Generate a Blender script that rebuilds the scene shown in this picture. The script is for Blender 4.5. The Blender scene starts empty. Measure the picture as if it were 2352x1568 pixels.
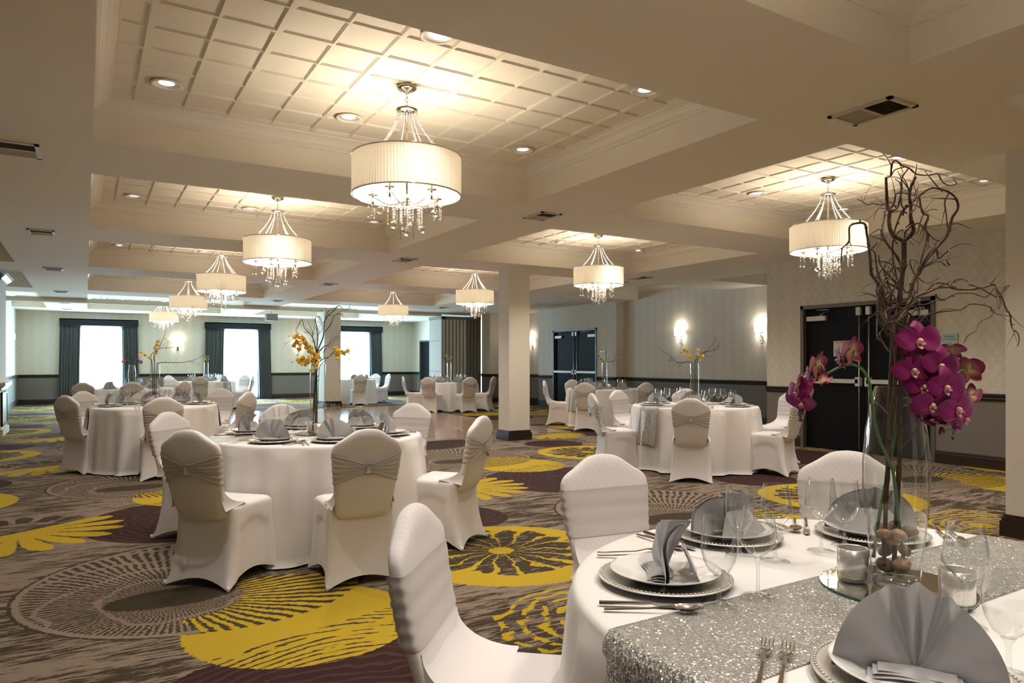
import bpy, math, random
from math import sin, cos, pi, radians, sqrt, atan2, floor
from mathutils import Vector, Matrix, Quaternion

S = bpy.context.scene
COL = S.collection

# ------------------------------------------------------------------ camera, world, exposure
FPX, YAW, HORIZ = 1611.4, radians(31.292), 831.2
cam_d = bpy.data.cameras.new('camera')
cam = bpy.data.objects.new('camera', cam_d)
COL.objects.link(cam)
cam.location = (0, 0, 1.32)
cam.rotation_euler = (pi / 2, 0, -YAW)
cam_d.sensor_width = 36
cam_d.lens = FPX * 36 / 2352
cam_d.shift_y = (HORIZ - 784) / 2352
cam_d.clip_start = 0.05
cam_d.clip_end = 200
S.camera = cam
S.view_settings.view_transform = 'Standard'
S.view_settings.look = 'None'
S.view_settings.gamma = 1
S.view_settings.use_curve_mapping = False
S.view_settings.exposure = 0.55
S.render.engine = 'CYCLES'
S.cycles.use_denoising = True
S.cycles.max_bounces = 8
S.cycles.diffuse_bounces = 4
S.cycles.glossy_bounces = 4
S.cycles.transmission_bounces = 6
S.cycles.transparent_max_bounces = 24
S.cycles.caustics_reflective = False
S.cycles.caustics_refractive = False
S.cycles.sample_clamp_indirect = 4.0

W = bpy.data.worlds.new('daylight_sky')
S.world = W
W.use_nodes = True
W.node_tree.nodes['Background'].inputs[0].default_value = (0.72, 0.92, 1.0, 1)
W.node_tree.nodes['Background'].inputs[1].default_value = 2.6

P_CHAND = 38.0      # watts of each chandelier
P_DOWN = 45.0       # watts of each recessed spot
P_SCONCE = 4.0
P_WIN = 380.0
WARM = (1.0, 0.85, 0.66)
NEUT = (1.0, 0.93, 0.86)
COOL = (0.50, 0.80, 1.0)


def light(name, kind, loc, power, color, size=0.1, rot=(0, 0, 0), parent=None, **k):
    d = bpy.data.lights.new(name, kind)
    d.energy = power
    d.color = color
    if kind == 'AREA':
        d.shape = 'RECTANGLE'
        d.size, d.size_y = size
    elif kind == 'SPOT':
        d.shadow_soft_size = size
        d.spot_size = k.get('cone', radians(90))
        d.spot_blend = k.get('blend', 0.6)
    else:
        d.shadow_soft_size = size
    o = bpy.data.objects.new(name, d)
    COL.objects.link(o)
    o.location = loc
    o.rotation_euler = rot
    if parent:
        o.parent = parent
    return o


# daylight entering at the three windows of the far wall (just inside the panes)
WINX = [(-0.14, 1.01), (4.14, 5.24), (8.22, 9.40)]
for a, b in WINX:
    light('window_daylight', 'AREA', ((a + b) / 2, 26.16, 1.25), P_WIN, COOL, (b - a, 2.3), (radians(-90), 0, 0))

# ------------------------------------------------------------------ materials
M = {}


def mat(name, col=(0.8, 0.8, 0.8), rough=0.6, metal=0.0, spec=0.5, sheen=0.0, emit=None, es=1.0, coat=0.0):
    m = bpy.data.materials.new(name)
    m.use_nodes = True
    b = m.node_tree.nodes['Principled BSDF']
    b.inputs['Base Color'].default_value = (*col, 1)
    b.inputs['Roughness'].default_value = rough
    b.inputs['Metallic'].default_value = metal
    b.inputs['Specular IOR Level'].default_value = spec
    if sheen:
        b.inputs['Sheen Weight'].default_value = sheen
    if coat:
        b.inputs['Coat Weight'].default_value = coat
    if emit:
        b.inputs['Emission Color'].default_value = (*emit, 1)
        b.inputs['Emission Strength'].default_value = es
    M[name] = m
    return m


class NT:
    """tiny helper for building node graphs"""
    def __init__(s, m):
        s.m = m
        s.t = m.node_tree
        s.b = s.t.nodes['Principled BSDF'] if 'Principled BSDF' in s.t.nodes else None

    def n(s, kind, **k):
        x = s.t.nodes.new(kind)
        for a, v in k.items():
            setattr(x, a, v)
        return x

    def put(s, sock, v):
        if v is None:
            return
        if hasattr(v, 'is_output'):
            s.t.links.new(v, sock)
        elif isinstance(v, (tuple, list)):
            sock.default_value = v if len(v) == len(sock.default_value) else (*v, 1)
        else:
            sock.default_value = v

    def math(s, op, a, b=None, c=None, clamp=False):
        x = s.n('ShaderNodeMath', operation=op, use_clamp=clamp)
        s.put(x.inputs[0], a)
        s.put(x.inputs[1], b)
        s.put(x.inputs[2], c)
        return x.outputs[0]

    def mix(s, f, a, b):
        x = s.n('ShaderNodeMix', data_type='RGBA')
        s.put(x.inputs[0], f)
        s.put(x.inputs[6], a)
        s.put(x.inputs[7], b)
        return x.outputs[2]

    def obj(s):
        return s.n('ShaderNodeTexCoord').outputs['Object']

    def pos(s):
        return s.n('ShaderNodeNewGeometry').outputs['Position']

    def xyz(s, v):
        x = s.n('ShaderNodeSeparateXYZ')
        s.put(x.inputs[0], v)
        return x.outputs

    def comb(s, a, b, c=0.0):
        x = s.n('ShaderNodeCombineXYZ')
        s.put(x.inputs[0], a)
        s.put(x.inputs[1], b)
        s.put(x.inputs[2], c)
        return x.outputs[0]

    def noise(s, v, scale=5, detail=3, rough=0.5, out='Fac'):
        x = s.n('ShaderNodeTexNoise')
        s.put(x.inputs['Vector'], v)
        x.inputs['Scale'].default_value = scale
        x.inputs['Detail'].default_value = detail
        x.inputs['Roughness'].default_value = rough
        return x.outputs[out]

    def scale(s, v, k):
        x = s.n('ShaderNodeMapping')
        s.put(x.inputs[0], v)
        x.inputs['Scale'].default_value = k
        return x.outputs[0]

    def ramp(s, f, a, b):
        x = s.n('ShaderNodeMapRange')
        s.put(x.inputs[0], f)
        x.inputs[1].default_value = a
        x.inputs[2].default_value = b
        return x.outputs[0]

    def bump(s, h, strength=0.3, dist=0.01):
        x = s.n('ShaderNodeBump')
        x.inputs['Strength'].default_value = strength
        x.inputs['Distance'].default_value = dist
        s.put(x.inputs['Height'], h)
        return x.outputs[0]


mat('ceiling_paint', (0.86, 0.79, 0.68), 0.85, spec=0.2)
mat('crown_paint', (0.84, 0.79, 0.70), 0.45)
m = mat('ceiling_tile', (0.82, 0.76, 0.66), 0.8, spec=0.2)
t = NT(m)
t.put(t.b.inputs['Normal'], t.bump(t.noise(t.pos(), 160, 2), 0.25, 0.003))
mat('grid_line', (0.66, 0.60, 0.50), 0.7)
m = mat('column_paint', (0.80, 0.75, 0.66), 0.7, spec=0.25)

m = mat('wallpaper', (0.66, 0.63, 0.57), 0.8, spec=0.2)
t = NT(m)
x_, y_, z_ = t.xyz(t.pos())
al = t.math('ADD', x_, y_)
v = t.comb(t.math('MULTIPLY', al, 8.0), t.math('MULTIPLY', z_, 8.0))
n1 = t.noise(t.comb(al, t.math('MULTIPLY', z_, 1.0)), 26, 3, 0.6)
st = t.math('SINE', t.math('MULTIPLY', al, 2 * pi / 0.27))
dt = t.math('MULTIPLY', t.math('SINE', t.math('MULTIPLY', al, 2 * pi / 0.135)), t.math('SINE', t.math('MULTIPLY', z_, 2 * pi / 0.2)))
f = t.math('ADD', t.math('MULTIPLY', n1, 0.9), t.math('ADD', t.math('MULTIPLY', st, 0.06), t.math('MULTIPLY', dt, 0.09)))
t.put(t.b.inputs['Base Color'], t.mix(t.ramp(f, 0.2, 0.75), (0.62, 0.565, 0.475), (0.75, 0.70, 0.61)))

mat('wainscot', (0.17, 0.155, 0.135), 0.7, spec=0.3)
mat('dark_trim', (0.030, 0.019, 0.014), 0.45, spec=0.25)
mat('door_black', (0.006, 0.006, 0.008), 0.5, spec=0.10)
mat('door_frame_paint', (0.105, 0.095, 0.075), 0.4)
mat('brushed_metal', (0.62, 0.60, 0.57), 0.35, 0.9)
mat('painted_silver', (0.60, 0.59, 0.57), 0.45, 0.3)
mat('chrome', (0.86, 0.85, 0.83), 0.08, 1.0)
mat('vent_paint', (0.62, 0.56, 0.47), 0.5)
mat('vent_dark', (0.06, 0.05, 0.04), 0.8)
mat('plastic_white', (0.75, 0.72, 0.67), 0.4)
mat('projector_grey', (0.20, 0.18, 0.19), 0.5)
mat('plaque_green', (0.42, 0.55, 0.50), 0.15)
mat('ink', (0.03, 0.04, 0.04), 0.5)
mat('paper', (0.72, 0.70, 0.66), 0.6)
mat('red_ink', (0.62, 0.10, 0.08), 0.6)
mat('grey_ink', (0.38, 0.38, 0.38), 0.6)
mat('panel_cloth', (0.52, 0.51, 0.46), 0.8)
mat('panel_edge', (0.42, 0.38, 0.31), 0.5)
mat('panel_dark', (0.16, 0.14, 0.12), 0.6)
mat('drape', (0.050, 0.057, 0.058), 0.6, sheen=0.1)
mat('valance', (0.010, 0.012, 0.014), 0.6, spec=0.2)


def fabric(name, col, diamonds=False, rough=0.75, wrinkle=0.0, sheen=0.15):
    m = mat(name, col, rough, spec=0.25, sheen=sheen)
    t = NT(m)
    o = t.obj()
    x, y, z = t.xyz(o)
    if diamonds:
        k = 2 * pi / 0.026
        a = t.math('ABSOLUTE', t.math('SINE', t.math('MULTIPLY', t.math('ADD', x, t.math('MULTIPLY', z, 0.85)), k / 2)))
        b = t.math('ABSOLUTE', t.math('SINE', t.math('MULTIPLY', t.math('SUBTRACT', x, t.math('MULTIPLY', z, 0.85)), k / 2)))
        ln = t.math('MINIMUM', a, b)
        f = t.ramp(ln, 0.05, 0.20)
        dk = tuple(c * 0.90 for c in col)
        t.put(t.b.inputs['Base Color'], t.mix(f, dk, col))
        h = t.math('ADD', f, 0.0)
        t.put(t.b.inputs['Normal'], t.bump(h, 0.2, 0.0008))
    elif wrinkle:
        n = t.noise(t.scale(o, (1, 1, 0.5)), wrinkle, 3)
        t.put(t.b.inputs['Normal'], t.bump(n, 0.35, 0.01))
    return m


fabric('spandex', (0.80, 0.765, 0.765))
fabric('spandex_diamond', (0.80, 0.765, 0.765), True)
fabric('tablecloth_white', (0.82, 0.79, 0.775), wrinkle=6)
m = fabric('sash_satin', (0.56, 0.525, 0.515), rough=0.5, sheen=0.3)
m = fabric('napkin_grey', (0.33, 0.32, 0.325), rough=0.55, wrinkle=14, sheen=0.3)
m = mat('rhinestone', (0.8, 0.8, 0.78), 0.25, 0.4)
t = NT(m)
vo = t.n('ShaderNodeTexVoronoi')
vo.inputs['Scale'].default_value = 260
t.put(vo.inputs['Vector'], t.obj())
t.put(t.b.inputs['Normal'], t.bump(vo.outputs['Distance'], 1.0, 0.01))
t.put(t.b.inputs['Base Color'], t.mix(vo.outputs['Distance'], (1.0, 1.0, 0.97), (0.42, 0.41, 0.38)))

# sequins: every voronoi cell is a small metal disc tilted its own way
m = mat('sequin_silver', (0.6, 0.6, 0.6), 0.28, 0.85)
t = NT(m)
o = t.obj()
vo = t.n('ShaderNodeTexVoronoi')
vo.inputs['Scale'].default_value = 270
t.put(vo.inputs['Vector'], t.scale(o, (1, 1, 1)))
rnd = vo.outputs['Color']
sx, sy, sz = t.xyz(rnd)
geo = t.n('ShaderNodeNewGeometry')
vm = t.n('ShaderNodeVectorMath', operation='SUBTRACT')
t.put(vm.inputs[0], rnd)
vm.inputs[1].default_value = (0.5, 0.5, 0.5)
vs = t.n('ShaderNodeVectorMath', operation='SCALE')
t.put(vs.inputs[0], vm.outputs[0])
vs.inputs['Scale'].default_value = 0.95
va = t.n('ShaderNodeVectorMath', operation='ADD')
t.put(va.inputs[0], geo.outputs['Normal'])
t.put(va.inputs[1], vs.outputs[0])
vn = t.n('ShaderNodeVectorMath', operation='NORMALIZE')
t.put(vn.inputs[0], va.outputs[0])
t.put(t.b.inputs['Normal'], vn.outputs[0])
c1 = t.mix(sx, (0.50, 0.49, 0.47), (1.0, 0.98, 0.95))
edge = t.ramp(vo.outputs['Distance'], 0.25, 0.6)
t.put(t.b.inputs['Base Color'], t.mix(edge, c1, (0.26, 0.25, 0.23)))
t.put(t.b.inputs['Roughness'], t.math('ADD', t.math('MULTIPLY', sy, 0.35), 0.15))
t.put(t.b.inputs['Metallic'], t.math('SUBTRACT', 0.72, t.math('MULTIPLY', edge, 0.6)))

mat('charger_silver', (0.80, 0.77, 0.72), 0.38, 0.75)
mat('porcelain', (0.82, 0.81, 0.80), 0.12, coat=0.3)
mat('steel', (0.72, 0.70, 0.68), 0.14, 1.0)
mat('mirror', (0.88, 0.89, 0.87), 0.01, 1.0)
mat('mirror_edge', (0.02, 0.12, 0.09), 0.1)
m = mat('mercury_glass', (0.80, 0.78, 0.74), 0.28, 0.8, coat=0.5)
t = NT(m)
n = t.noise(t.obj(), 320, 4, 0.7)
f = t.ramp(n, 0.60, 0.66)
t.put(t.b.inputs['Base Color'], t.mix(f, (0.96, 0.94, 0.90), (0.30, 0.28, 0.25)))



def thin_glass(name, tint=(0.97, 0.985, 0.985), edge=0.75, base=0.075, rough=0.02, dark=0.45):
    """thin walled clear glass: see-through, with reflections growing towards the edges"""
    m = bpy.data.materials.new(name)
    m.use_nodes = True
    t = NT(m)
    t.t.nodes.remove(t.b)
    tr = t.n('ShaderNodeBsdfTransparent')
    tr.inputs[0].default_value = (*tint, 1)
    gl = t.n('ShaderNodeBsdfGlossy')
    gl.inputs['Roughness'].default_value = rough
    gl.inputs['Color'].default_value = (1, 1, 1, 1)
    lw = t.n('ShaderNodeLayerWeight')
    lw.inputs[0].default_value = 0.5
    fac = t.math('ADD', t.math('MULTIPLY', t.math('POWER', lw.outputs['Facing'], 2.6), edge), base)
    dkn = t.math('POWER', lw.outputs['Facing'], 5.0)  # rim tint darkened to imitate the dark lines of refracted light
    t.put(tr.inputs[0], t.mix(dkn, tint, tuple(c * dark for c in tint)))
    mx = t.n('ShaderNodeMixShader')
    t.put(mx.inputs[0], fac)
    t.put(mx.inputs[1], tr.outputs[0])
    t.put(mx.inputs[2], gl.outputs[0])
    t.t.links.new(mx.outputs[0], t.t.nodes['Material Output'].inputs[0])
    M[name] = m


thin_glass('glass_bowl')
thin_glass('glass_vase', (0.95, 0.965, 0.96), 0.85, 0.085)
thin_glass('glass_thick', (0.90, 0.93, 0.92), 0.7, 0.12)
thin_glass('crystal', (0.97, 0.97, 0.96), 0.6, 0.38, 0.02, 0.7)
thin_glass('crystal_bead', (0.97, 0.96, 0.93), 0.5, 0.48, 0.2, 0.8)

# lit pleated lampshade: lets the lamp's light through
m = bpy.data.materials.new('lampshade_silk')
m.use_nodes = True
t = NT(m)
t.t.nodes.remove(t.b)
df = t.n('ShaderNodeBsdfDiffuse')
df.inputs[0].default_value = (0.86, 0.80, 0.70, 1)
tl = t.n('ShaderNodeBsdfTranslucent')
tl.inputs[0].default_value = (0.92, 0.83, 0.68, 1)
mx = t.n('ShaderNodeMixShader')
mx.inputs[0].default_value = 0.075
t.put(mx.inputs[1], df.outputs[0])
t.put(mx.inputs[2], tl.outputs[0])
t.t.links.new(mx.outputs[0], t.t.nodes['Material Output'].inputs[0])
M['lampshade_silk'] = m
mat('bulb_lit', (1, 0.9, 0.8), 0.4, emit=(1.0, 0.86, 0.66), es=14)
mat('sconce_shade', (0.9, 0.88, 0.85), 0.5, emit=(1.0, 0.90, 0.78), es=2.6)
mat('spot_lamp', (0.7, 0.7, 0.7), 0.3, emit=(1.0, 0.93, 0.9), es=2.5)
mat('reflector', (0.9, 0.89, 0.9), 0.5, 0.6)

# sheer curtain
m = bpy.data.materials.new('sheer')
m.use_nodes = True
t = NT(m)
t.t.nodes.remove(t.b)
df = t.n('ShaderNodeBsdfDiffuse')
df.inputs[0].default_value = (0.85, 0.92, 0.93, 1)
tl = t.n('ShaderNodeBsdfTranslucent')
tl.inputs[0].default_value = (0.86, 0.95, 0.97, 1)
tr = t.n('ShaderNodeBsdfTransparent')
m1 = t.n('ShaderNodeMixShader')
m1.inputs[0].default_value = 0.6
t.put(m1.inputs[1], df.outputs[0])
t.put(m1.inputs[2], tl.outputs[0])
m2 = t.n('ShaderNodeMixShader')
m2.inputs[0].default_value = 0.42
t.put(m2.inputs[1], m1.outputs[0])
t.put(m2.inputs[2], tr.outputs[0])
t.t.links.new(m2.outputs[0], t.t.nodes['Material Output'].inputs[0])
M['sheer'] = m

m = mat('bark', (0.10, 0.055, 0.03), 0.75)
t = NT(m)
n = t.noise(t.scale(t.obj(), (1, 1, 0.35)), 90, 4, 0.65)
t.put(t.b.inputs['Base Color'], t.mix(t.ramp(n, 0.35, 0.7), (0.022, 0.011, 0.007), (0.14, 0.070, 0.033)))
t.put(t.b.inputs['Normal'], t.bump(n, 0.6, 0.003))
mat('green_stem', (0.075, 0.16, 0.035), 0.45)


def petal(name, inner, outer, vein=0.25):
    m = mat(name, inner, 0.55, spec=0.3, sheen=0.2)
    t = NT(m)
    x, y, z = t.xyz(t.obj())
    r = t.math('SQRT', t.math('ADD', t.math('MULTIPLY', x, x), t.math('MULTIPLY', z, z)))
    a = t.math('ARCTAN2', z, x)
    v = t.math('SINE', t.math('ADD', t.math('MULTIPLY', a, 46.0), t.math('MULTIPLY', t.noise(t.obj(), 60, 2), 6.0)))
    f = t.math('ADD', t.ramp(r, 0.004, 0.034), t.math('MULTIPLY', v, vein * 0.35), clamp=True)
    t.put(t.b.inputs['Base Color'], t.mix(f, inner, outer))
    return m


petal('petal_purple', (0.30, 0.006, 0.14), (0.20, 0.002, 0.095))
petal('petal_purple_back', (0.46, 0.36, 0.17), (0.27, 0.010, 0.075), 0.30)
petal('petal_lip', (0.80, 0.50, 0.42), (0.50, 0.03, 0.17))
petal('petal_yellow', (0.90, 0.46, 0.05), (0.90, 0.58, 0.08))
mat('bud_purple', (0.11, 0.035, 0.10), 0.35)
for nm, c in (('stone_tan', (0.52, 0.32, 0.16)), ('stone_brown', (0.27, 0.16, 0.085)), ('stone_grey', (0.25, 0.21, 0.17))):
    m = mat(nm, c, 0.35, coat=0.2)
    t = NT(m)
    n = t.noise(t.obj(), 2.2, 5, 0.65)
    t.put(t.b.inputs['Base Color'], t.mix(t.ramp(n, 0.3, 0.7), tuple(k * 0.55 for k in c), tuple(min(1, k * 1.35) for k in c)))
mat('moss', (0.035, 0.028, 0.02), 0.9)

# dance floor parquet
m = mat('parquet', (0.3, 0.16, 0.1), 0.16, coat=0.3)
t = NT(m)
p = t.pos()
x, y, z = t.xyz(p)
PS = 0.95
bx = t.math('FLOOR', t.math('DIVIDE', x, PS / 2))
by = t.math('FLOOR', t.math('DIVIDE', y, PS / 2))
chk = t.math('MODULO', t.math('ABSOLUTE', t.math('ADD', bx, by)), 2.0)
ux = t.math('FLOOR', t.math('DIVIDE', x, PS / 12))
uy = t.math('FLOOR', t.math('DIVIDE', y, PS / 12))
sel = t.math('ADD', t.math('MULTIPLY', chk, ux), t.math('MULTIPLY', t.math('SUBTRACT', 1.0, chk), uy))
wn = t.n('ShaderNodeTexWhiteNoise', noise_dimensions='3D')
t.put(wn.inputs['Vector'], t.comb(sel, bx, by))
fx = t.math('ABSOLUTE', t.math('SUBTRACT', t.math('FRACT', t.math('DIVIDE', x, PS)), 0.5))
fy = t.math('ABSOLUTE', t.math('SUBTRACT', t.math('FRACT', t.math('DIVIDE', y, PS)), 0.5))
seam = t.math('GREATER_THAN', t.math('MAXIMUM', fx, fy), 0.494)
wood = t.mix(wn.outputs['Value'], (0.17, 0.085, 0.05), (0.40, 0.235, 0.15))
t.put(t.b.inputs['Base Color'], t.mix(seam, wood, (0.5, 0.42, 0.34)))

# ---------------------------------------------------------------- the carpet pattern
m = mat('carpet', (0.1, 0.09, 0.07), 0.95, spec=0.1)
t = NT(m)
PX, PY = 3.81, 4.0
pos = t.pos()
ox, oy, oz = t.xyz(pos)
jn = t.n('ShaderNodeTexNoise')
t.put(jn.inputs['Vector'], t.scale(pos, (22, 60, 1)))
jn.inputs['Scale'].default_value = 1
jn.inputs['Detail'].default_value = 3
jx, jy, jz = t.xyz(jn.outputs['Color'])
px = t.math('ADD', ox, t.math('MULTIPLY', t.math('SUBTRACT', jx, 0.5), 0.05))
py = t.math('ADD', oy, t.math('MULTIPLY', t.math('SUBTRACT', jy, 0.5), 0.03))
TAUPE = (0.225, 0.175, 0.135)
DARK = (0.052, 0.040, 0.026)
YEL = (0.43, 0.30, 0.025)
MAR = (0.042, 0.016, 0.018)
wn1 = t.noise(t.scale(pos, (2.4, 15, 1)), 1.0, 6, 0.72)
wn2 = t.noise(t.scale(pos, (7, 62, 1)), 1.0, 4, 0.7)
wbig = t.noise(pos, 1.3, 2)
sb = t.math('ADD', t.math('ADD', t.math('MULTIPLY', wn1, 0.62), t.math('MULTIPLY', wn2, 0.46)), t.math('MULTIPLY', wbig, 0.25))
streak = t.ramp(sb, 0.640, 0.668)
col = t.mix(streak, DARK, TAUPE)


def loc(cx, cy):
    """coordinates around a motif centre, repeated with the carpet's roll"""
    wx = t.math('WRAP', t.math('SUBTRACT', px, cx), PX / 2, -PX / 2)
    wy = t.math('WRAP', t.math('SUBTRACT', py, cy), PY / 2, -PY / 2)
    r = t.math('SQRT', t.math('ADD', t.math('MULTIPLY', wx, wx), t.math('MULTIPLY', wy, wy)))
    a = t.math('ARCTAN2', wy, wx)
    return wx, wy, r, a


def less(a, b):
    return t.math('LESS_THAN', a, b)


def gt(a, b):
    return t.math('GREATER_THAN', a, b)


def AND(*q):
    r = q[0]
    for k in q[1:]:
        r = t.math('MULTIPLY', r, k)
    return r


def spokes(a, n, r, width, warp=0.0):
    v = t.math('ADD', t.math('MULTIPLY', a, n), t.math('MULTIPLY', t.noise(pos, 3.5, 2), warp))
    return gt(t.math('SINE', v), width)


# grey radial shell
wx, wy, r, a = loc(0.62, 4.67)
hx, hy, hr, ha = loc(0.42, 4.36)
inside = less(r, 0.96)
sp = spokes(ha, 104, hr, 0.0, 9.0)
rp = t.math('SINE', t.math('ADD', t.math('MULTIPLY', hr, 26.0), t.math('MULTIPLY', t.noise(pos, 2.2, 2), 8.0)))
shell = t.mix(t.math('MAXIMUM', sp, gt(rp, 0.93)), DARK, TAUPE)
col = t.mix(inside, col, shell)
col = t.mix(AND(gt(r, 0.93), less(r, 0.965)), col, TAUPE)
col = t.mix(AND(gt(r, 0.965), less(r, 0.985)), col, DARK)
col = t.mix(AND(less(t.math('ADD', t.math('MULTIPLY', hx, 0.45), 0.0), 0.2), less(t.math('SQRT', t.math('ADD', t.math('POWER', t.math('MULTIPLY', hx, 0.5), 2.0), t.math('MULTIPLY', hy, hy))), 0.17)), col, t.mix(streak, DARK, DARK))
# maroon discs with ring lines
for cx, cy, rad in ((0.80, 2.50, 0.86), (2.66, 5.35, 0.47)):
    wx, wy, r, a = loc(cx, cy)
    rr = t.math('ADD', t.math('SQRT', t.math('ADD', t.math('MULTIPLY', t.math('SUBTRACT', wx, 0.12), t.math('SUBTRACT', wx, 0.12)), t.math('MULTIPLY', t.math('MULTIPLY', wy, 1.15), t.math('MULTIPLY', wy, 1.15)))), t.math('MULTIPLY', t.noise(pos, 2.5, 2), 0.35))
    ln = gt(t.math('SINE', t.math('MULTIPLY', rr, 78.0)), 0.62)
    col = t.mix(less(r, rad), col, t.mix(ln, MAR, DARK))
# yellow ring lines
wx, wy, r, a = loc(2.42, 2.88)
rr = t.math('ADD', t.math('SQRT', t.math('ADD', t.math('MULTIPLY', wx, wx), t.math('MULTIPLY', wy, t.math('MULTIPLY', wy, 2.2)))), t.math('MULTIPLY', t.noise(pos, 3.2, 2), 0.30))
ln = gt(t.math('SINE', t.math('MULTIPLY', rr, 62.0)), 0.40)
brk = gt(t.noise(t.scale(pos, (5, 16, 1)), 1, 3), 0.42)
col = t.mix(AND(less(rr, 0.86), brk, ln), col, YEL)
col = t.mix(less(rr, 0.26), col, YEL)
# yellow disc with dark petals
wx, wy, r, a = loc(2.50, 4.20)
ax, ay, ar, aa = loc(2.49, 4.24)
col = t.mix(less(r, 0.76), col, YEL)
pet = t.math('ABSOLUTE', t.math('SINE', t.math('ADD', t.math('MULTIPLY', aa, 8.5), t.math('MULTIPLY', t.noise(pos, 4.0, 3), 6.0))))
plen = t.math('ADD', 0.46, t.math('MULTIPLY', t.noise(pos, 6.0, 1), 0.22))
wid = t.math('ADD', 0.20, t.math('MULTIPLY', t.math('POWER', t.math('DIVIDE', ar, 0.62), 4.0), 0.55))
dk = AND(gt(pet, wid), less(ar, plen), gt(ar, 0.09))
col = t.mix(dk, col, t.mix(gt(t.noise(t.scale(pos, (8, 40, 1)), 1, 3), 0.60), DARK, TAUPE))
# crescent: solid part, hatched part and scratches
wx, wy, r, a = loc(0.95, 3.62)
ix, iy, ir, ia = loc(0.70, 4.46)
fx, fy, fr, fa = loc(0.92, 3.98)
sx, sy, sr, sa = loc(0.42, 4.30)
hatch = AND(less(fr, 0.50), less(ir, 0.80), gt(sr, 0.36))
hl = gt(t.math('SINE', t.math('ADD', t.math('MULTIPLY', sa, 62.0), t.math('MULTIPLY', t.noise(pos, 5, 2), 5.0))), -0.1)
col = t.mix(hatch, col, t.mix(hl, DARK, YEL))
solid = AND(less(r, 0.57), gt(ir, 0.79))
scr = AND(less(wy, t.math('SUBTRACT', t.math('MULTIPLY', wx, 0.25), 0.16)), gt(t.math('SINE', t.math('MULTIPLY', t.math('ADD', t.math('ADD', t.math('MULTIPLY', wy, 1.0), t.math('MULTIPLY', t.math('MULTIPLY', wx, wx), 0.6)), t.math('MULTIPLY', t.noise(t.scale(pos, (1, 3, 1)), 1.6, 2), 0.12)), 118.0)), 0.62), gt(t.noise(t.scale(pos, (2, 20, 1)), 1, 2), 0.44))
col = t.mix(solid, col, t.mix(scr, YEL, DARK))
# petal fan
wx, wy, r, a = loc(-0.46, 6.60)
wf = t.math('ADD', t.math('MULTIPLY', a, 9.0), t.math('MULTIPLY', t.noise(pos, 3.0, 1), 0.8))
pet = t.math('ABSOLUTE', t.math('SINE', wf))
lobe = AND(less(r, t.math('ADD', 0.52, t.math('MULTIPLY', pet, 0.22))), gt(pet, t.math('MULTIPLY', t.math('POWER', t.math('DIVIDE', r, 0.74), 2.5), 0.75)))
fan = AND(lobe, less(a, 0.62), gt(a, -2.7))
fan = AND(fan, t.math('MAXIMUM', gt(pet, 0.22), less(r, 0.3)))
col = t.mix(fan, col, YEL)
fan2 = AND(gt(a, 0.8), less(a, 2.9), gt(r, 0.38), less(r, t.math('ADD', 0.50, t.math('MULTIPLY', pet, 0.14))), gt(pet, 0.45))
col = t.mix(fan2, col, DARK)
pile = t.noise(pos, 420, 2)
cm = t.n('ShaderNodeMix', data_type='RGBA', blend_type='MULTIPLY')
cm.inputs[0].default_value = 0.35
t.put(cm.inputs[6], col)
t.put(cm.inputs[7], t.mix(t.ramp(pile, 0.3, 0.7), (0.6, 0.6, 0.6), (1.25, 1.25, 1.25)))
t.put(t.b.inputs['Base Color'], cm.outputs[2])
t.put(t.b.inputs['Normal'], t.bump(pile, 0.4, 0.004))

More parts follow.
